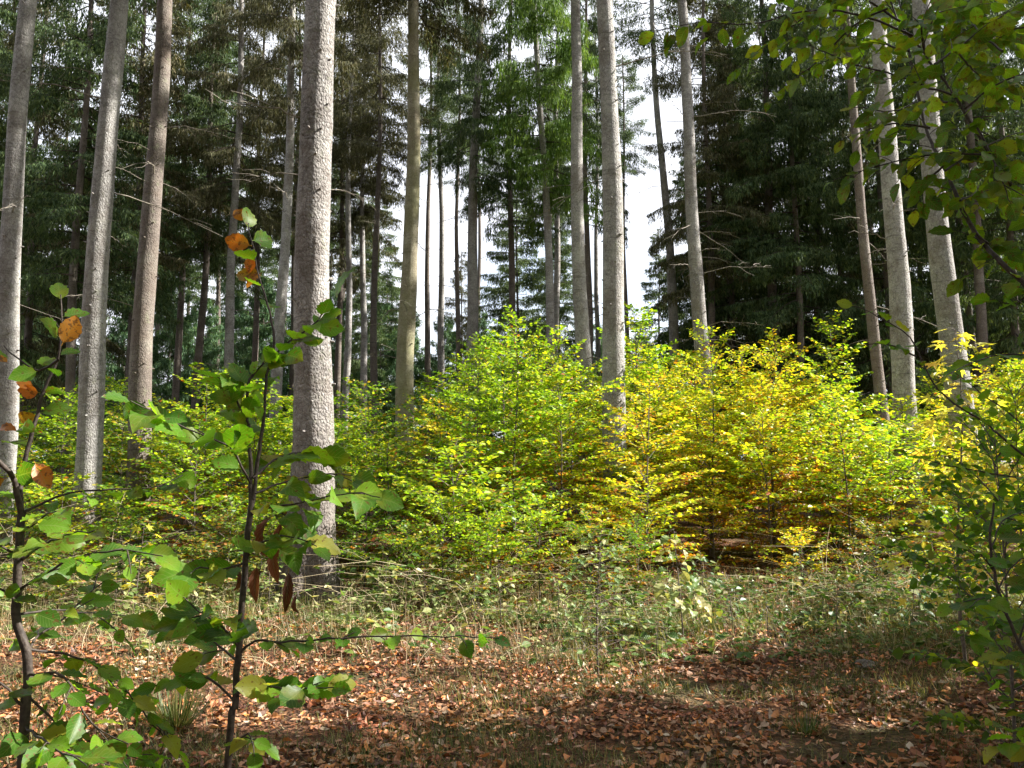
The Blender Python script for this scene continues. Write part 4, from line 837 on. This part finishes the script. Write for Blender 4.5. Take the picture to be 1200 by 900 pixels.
for pts, dd, kw in [
    ([(1118, 112), (1080, 100), (1040, 85), (1000, 75), (960, 58), (925, 42)], .05, dict(size=.066, step=.03, twigs=.12)),
    ([(1070, 42), (1010, 18), (950, 12), (880, 28), (820, 26), (765, 38)], .0, dict(size=.062, step=.042, twigs=.06)),
    ([(1055, 25), (1000, -8), (940, -15), (900, -10)], .1, dict(size=.062, step=.034, twigs=.1)),
    ([(1130, 128), (1165, 100), (1200, 88), (1230, 85)], -.15, dict(size=.068, step=.034, twigs=.12)),
    ([(1160, 182), (1110, 180), (1070, 185), (1010, 200), (975, 212)], .15, dict(size=.066, step=.034, twigs=.12)),
    ([(1108, 200), (1140, 180), (1180, 160), (1220, 150)], .2, dict(size=.068, step=.034, twigs=.12)),
    ([(1090, 150), (1060, 145), (1020, 150), (985, 165)], .1, dict(size=.062, step=.034, twigs=.12)),
    ([(1095, 75), (1130, 50), (1165, 25), (1200, 0)], .1, dict(size=.068, step=.034, twigs=.14)),
    ([(1085, 65), (1080, 30), (1095, -10)], -.1, dict(size=.068, step=.034, twigs=.14)),
    ([(1145, 150), (1170, 200), (1185, 240)], -.1, dict(size=.062, step=.034, twigs=.12)),
    ([(1145, 275), (1165, 290), (1195, 300), (1225, 300)], .3, dict(size=.06, step=.035, twigs=.12)),
    ([(1125, 235), (1150, 225), (1190, 222)], .3, dict(size=.06, step=.035, twigs=.1)),
    ([(1065, 60), (1030, 50), (990, 40), (960, 20)], .3, dict(size=.066, step=.035, twigs=.12)),
    ([(1060, 30), (1110, 10), (1160, -15)], .35, dict(size=.068, step=.035, twigs=.15)),
    ([(1040, 10), (1000, 30), (960, 70), (930, 95)], .2, dict(size=.062, step=.035, twigs=.13)),
    ([(1020, -10), (960, 10), (915, 40), (890, 60)], .4, dict(size=.062, step=.035, twigs=.11)),
    ([(1110, 120), (1075, 120), (1045, 130), (1000, 125)], -.1, dict(size=.066, step=.035, twigs=.13)),
    ([(1120, 60), (1150, 90), (1190, 120)], .4, dict(size=.066, step=.035, twigs=.15)),
    ([(1175, 60), (1130, 20), (1100, -20)], .6, dict(size=.066, step=.035, twigs=.15)),
    ([(1210, 30), (1160, 45), (1120, 90)], .7, dict(size=.066, step=.035, twigs=.15)),
    ([(1225, 200), (1190, 190), (1150, 200), (1115, 240)], .4, dict(size=.065, step=.035, twigs=.12)),
    ([(1105, 195), (1085, 215), (1070, 250)], .2, dict(size=.066, step=.034, twigs=.05)),
    ]:
    f.branch(pts, D, dd, r=.0034, **{**dict(face=.7, droop=.9), **kw})
b, PP = f.wood('limb', [Q(1.0)]+f.line([(1215, 545), (1158, 498), (1117, 472), (1093, 447), (1073, 405), (1057, 387), (1022, 367), (1000, 358)], D, .1), .007, .0012)
f.foliage(PP, b, .06, step=.05, t0=.45, face=.25, droop=.1, mat='fg_green')
for pts, dd, kw in [
    ([(1074, 418), (1060, 410), (1035, 403), (1010, 405)], .05, dict(size=.055, step=.045)),
    ([(1225, 520), (1198, 497), (1150, 460), (1117, 435)], .1, dict(size=.06, step=.035)),
    ([(1225, 420), (1180, 415), (1140, 425), (1110, 440)], -.1, dict(size=.065, step=.04)),
    ([(1225, 565), (1170, 556), (1110, 545), (1060, 530)], .1, dict(size=.06, step=.05)),
    ([(1225, 330), (1190, 355), (1160, 350)], .0, dict(size=.062, step=.04)),
    ]:
    f.branch(pts, D, dd, r=.003, **{**dict(face=.3, droop=.2, mat='fg_green'), **kw})
# --- sapling low at the right edge
D = 2.3
f = Fg('beech_sapling', "young beech with dull green leaves at the lower right edge", gbase(1235, 900, D), seed=19)
st, P = f.wood('stem', [f.base]+f.line([(1228, 860), (1205, 780), (1180, 720), (1165, 670), (1160, 630), (1165, 590)], D), .010, .003, 8)
for pts, dd, kw in [
    ([(1165, 670), (1150, 650), (1135, 640)], 0, dict(size=.07)), ([(1180, 720), (1155, 700), (1135, 712)], -.1, dict(size=.07)), ([(1170, 690), (1190, 660), (1215, 650)], .1, dict(size=.075)),
    ([(1162, 640), (1175, 610), (1200, 600)], .1, dict(size=.075)), ([(1200, 770), (1180, 765), (1160, 745)], -.1, dict(size=.075)), ([(1215, 820), (1185, 820), (1160, 790), (1148, 765)], .1, dict(size=.06)),
    ([(1220, 850), (1200, 870), (1180, 850)], -.1, dict(size=.08)), ([(1195, 750), (1205, 720), (1220, 700)], 0, dict(size=.08))]:
    f.branch(pts, D, dd, **{**dict(step=.032, face=.6, droop=.4, twigs=.08), **kw})

# beeches past the right side of the view, whose shade falls across the near litter
def shade_beech(x, y, H, cs, label, mats=('l_green', 'l_olive')):
    root = thing('beech_tree', label, 'tree', (x, y, float(ground_z(x, y))), (0, 0, rnd.uniform(0, 6)), 'beeches past the right side')
    me, ax = trunk_mesh(int(x*10+y), .12, H*.9, (0, 0), .3, 'bark', 12, False); link('trunk', me, root)
    cr = link('crown', SHC, root, (0, 0, .6)); cr.scale = (cs, cs, H/3.8)
def shc_mesh():
    a = sapling_mesh(777, 3.8, 1.5, 46, (.10, .15), .05, .45, .05)[1]; return a
SHC = shc_mesh()
for i, (x, y, H, cs) in enumerate([(5.8, 3.7, 6.5, .8), (6.6, 4.6, 7.0, .85), (8.4, 4.2, 9, 1.0), (13.0, 5.6, 11, 1.0), (6.6, 7.2, 3.0, .75), (8.9, 7.6, 4.4, .8), (11.5, 8.0, 6.0, .85), (15, 4.4, 12, 1.1), (7.8, 1.6, 7.5, .7), (5.0, 2.9, 6.8, .50), (9.8, 5.4, 9.0, .95), (11.6, 4.4, 10, 1.0), (6.2, 5.6, 5.5, .75)]):
    shade_beech(x, y, H, cs, "beech standing outside the photo past its right side, shading the litter")

# unseen spruces added behind and beside the photographer to block sky light
q = random.Random(3)
for k in range(46):
    a = q.uniform(100, 262) if k % 3 else q.uniform(235, 290); rr = q.uniform(4.5, 26)
    x, y = rr*sin(R(a)), rr*cos(R(a))
    if x < 0 and y > -2: x = min(x, -11-abs(y)*.7)
    if x > 3 and y > -3.5: y = -4-q.uniform(0, 5)
    back_spruce(600+x/y*F_PX, y, q.uniform(20, 25), q.uniform(3, 8) if rr > 9 else q.uniform(8, 11), 'deep%d' % (k % 2), 1.35, "tall unseen spruce added behind the photographer to block sky light", "added spruces behind the photographer")
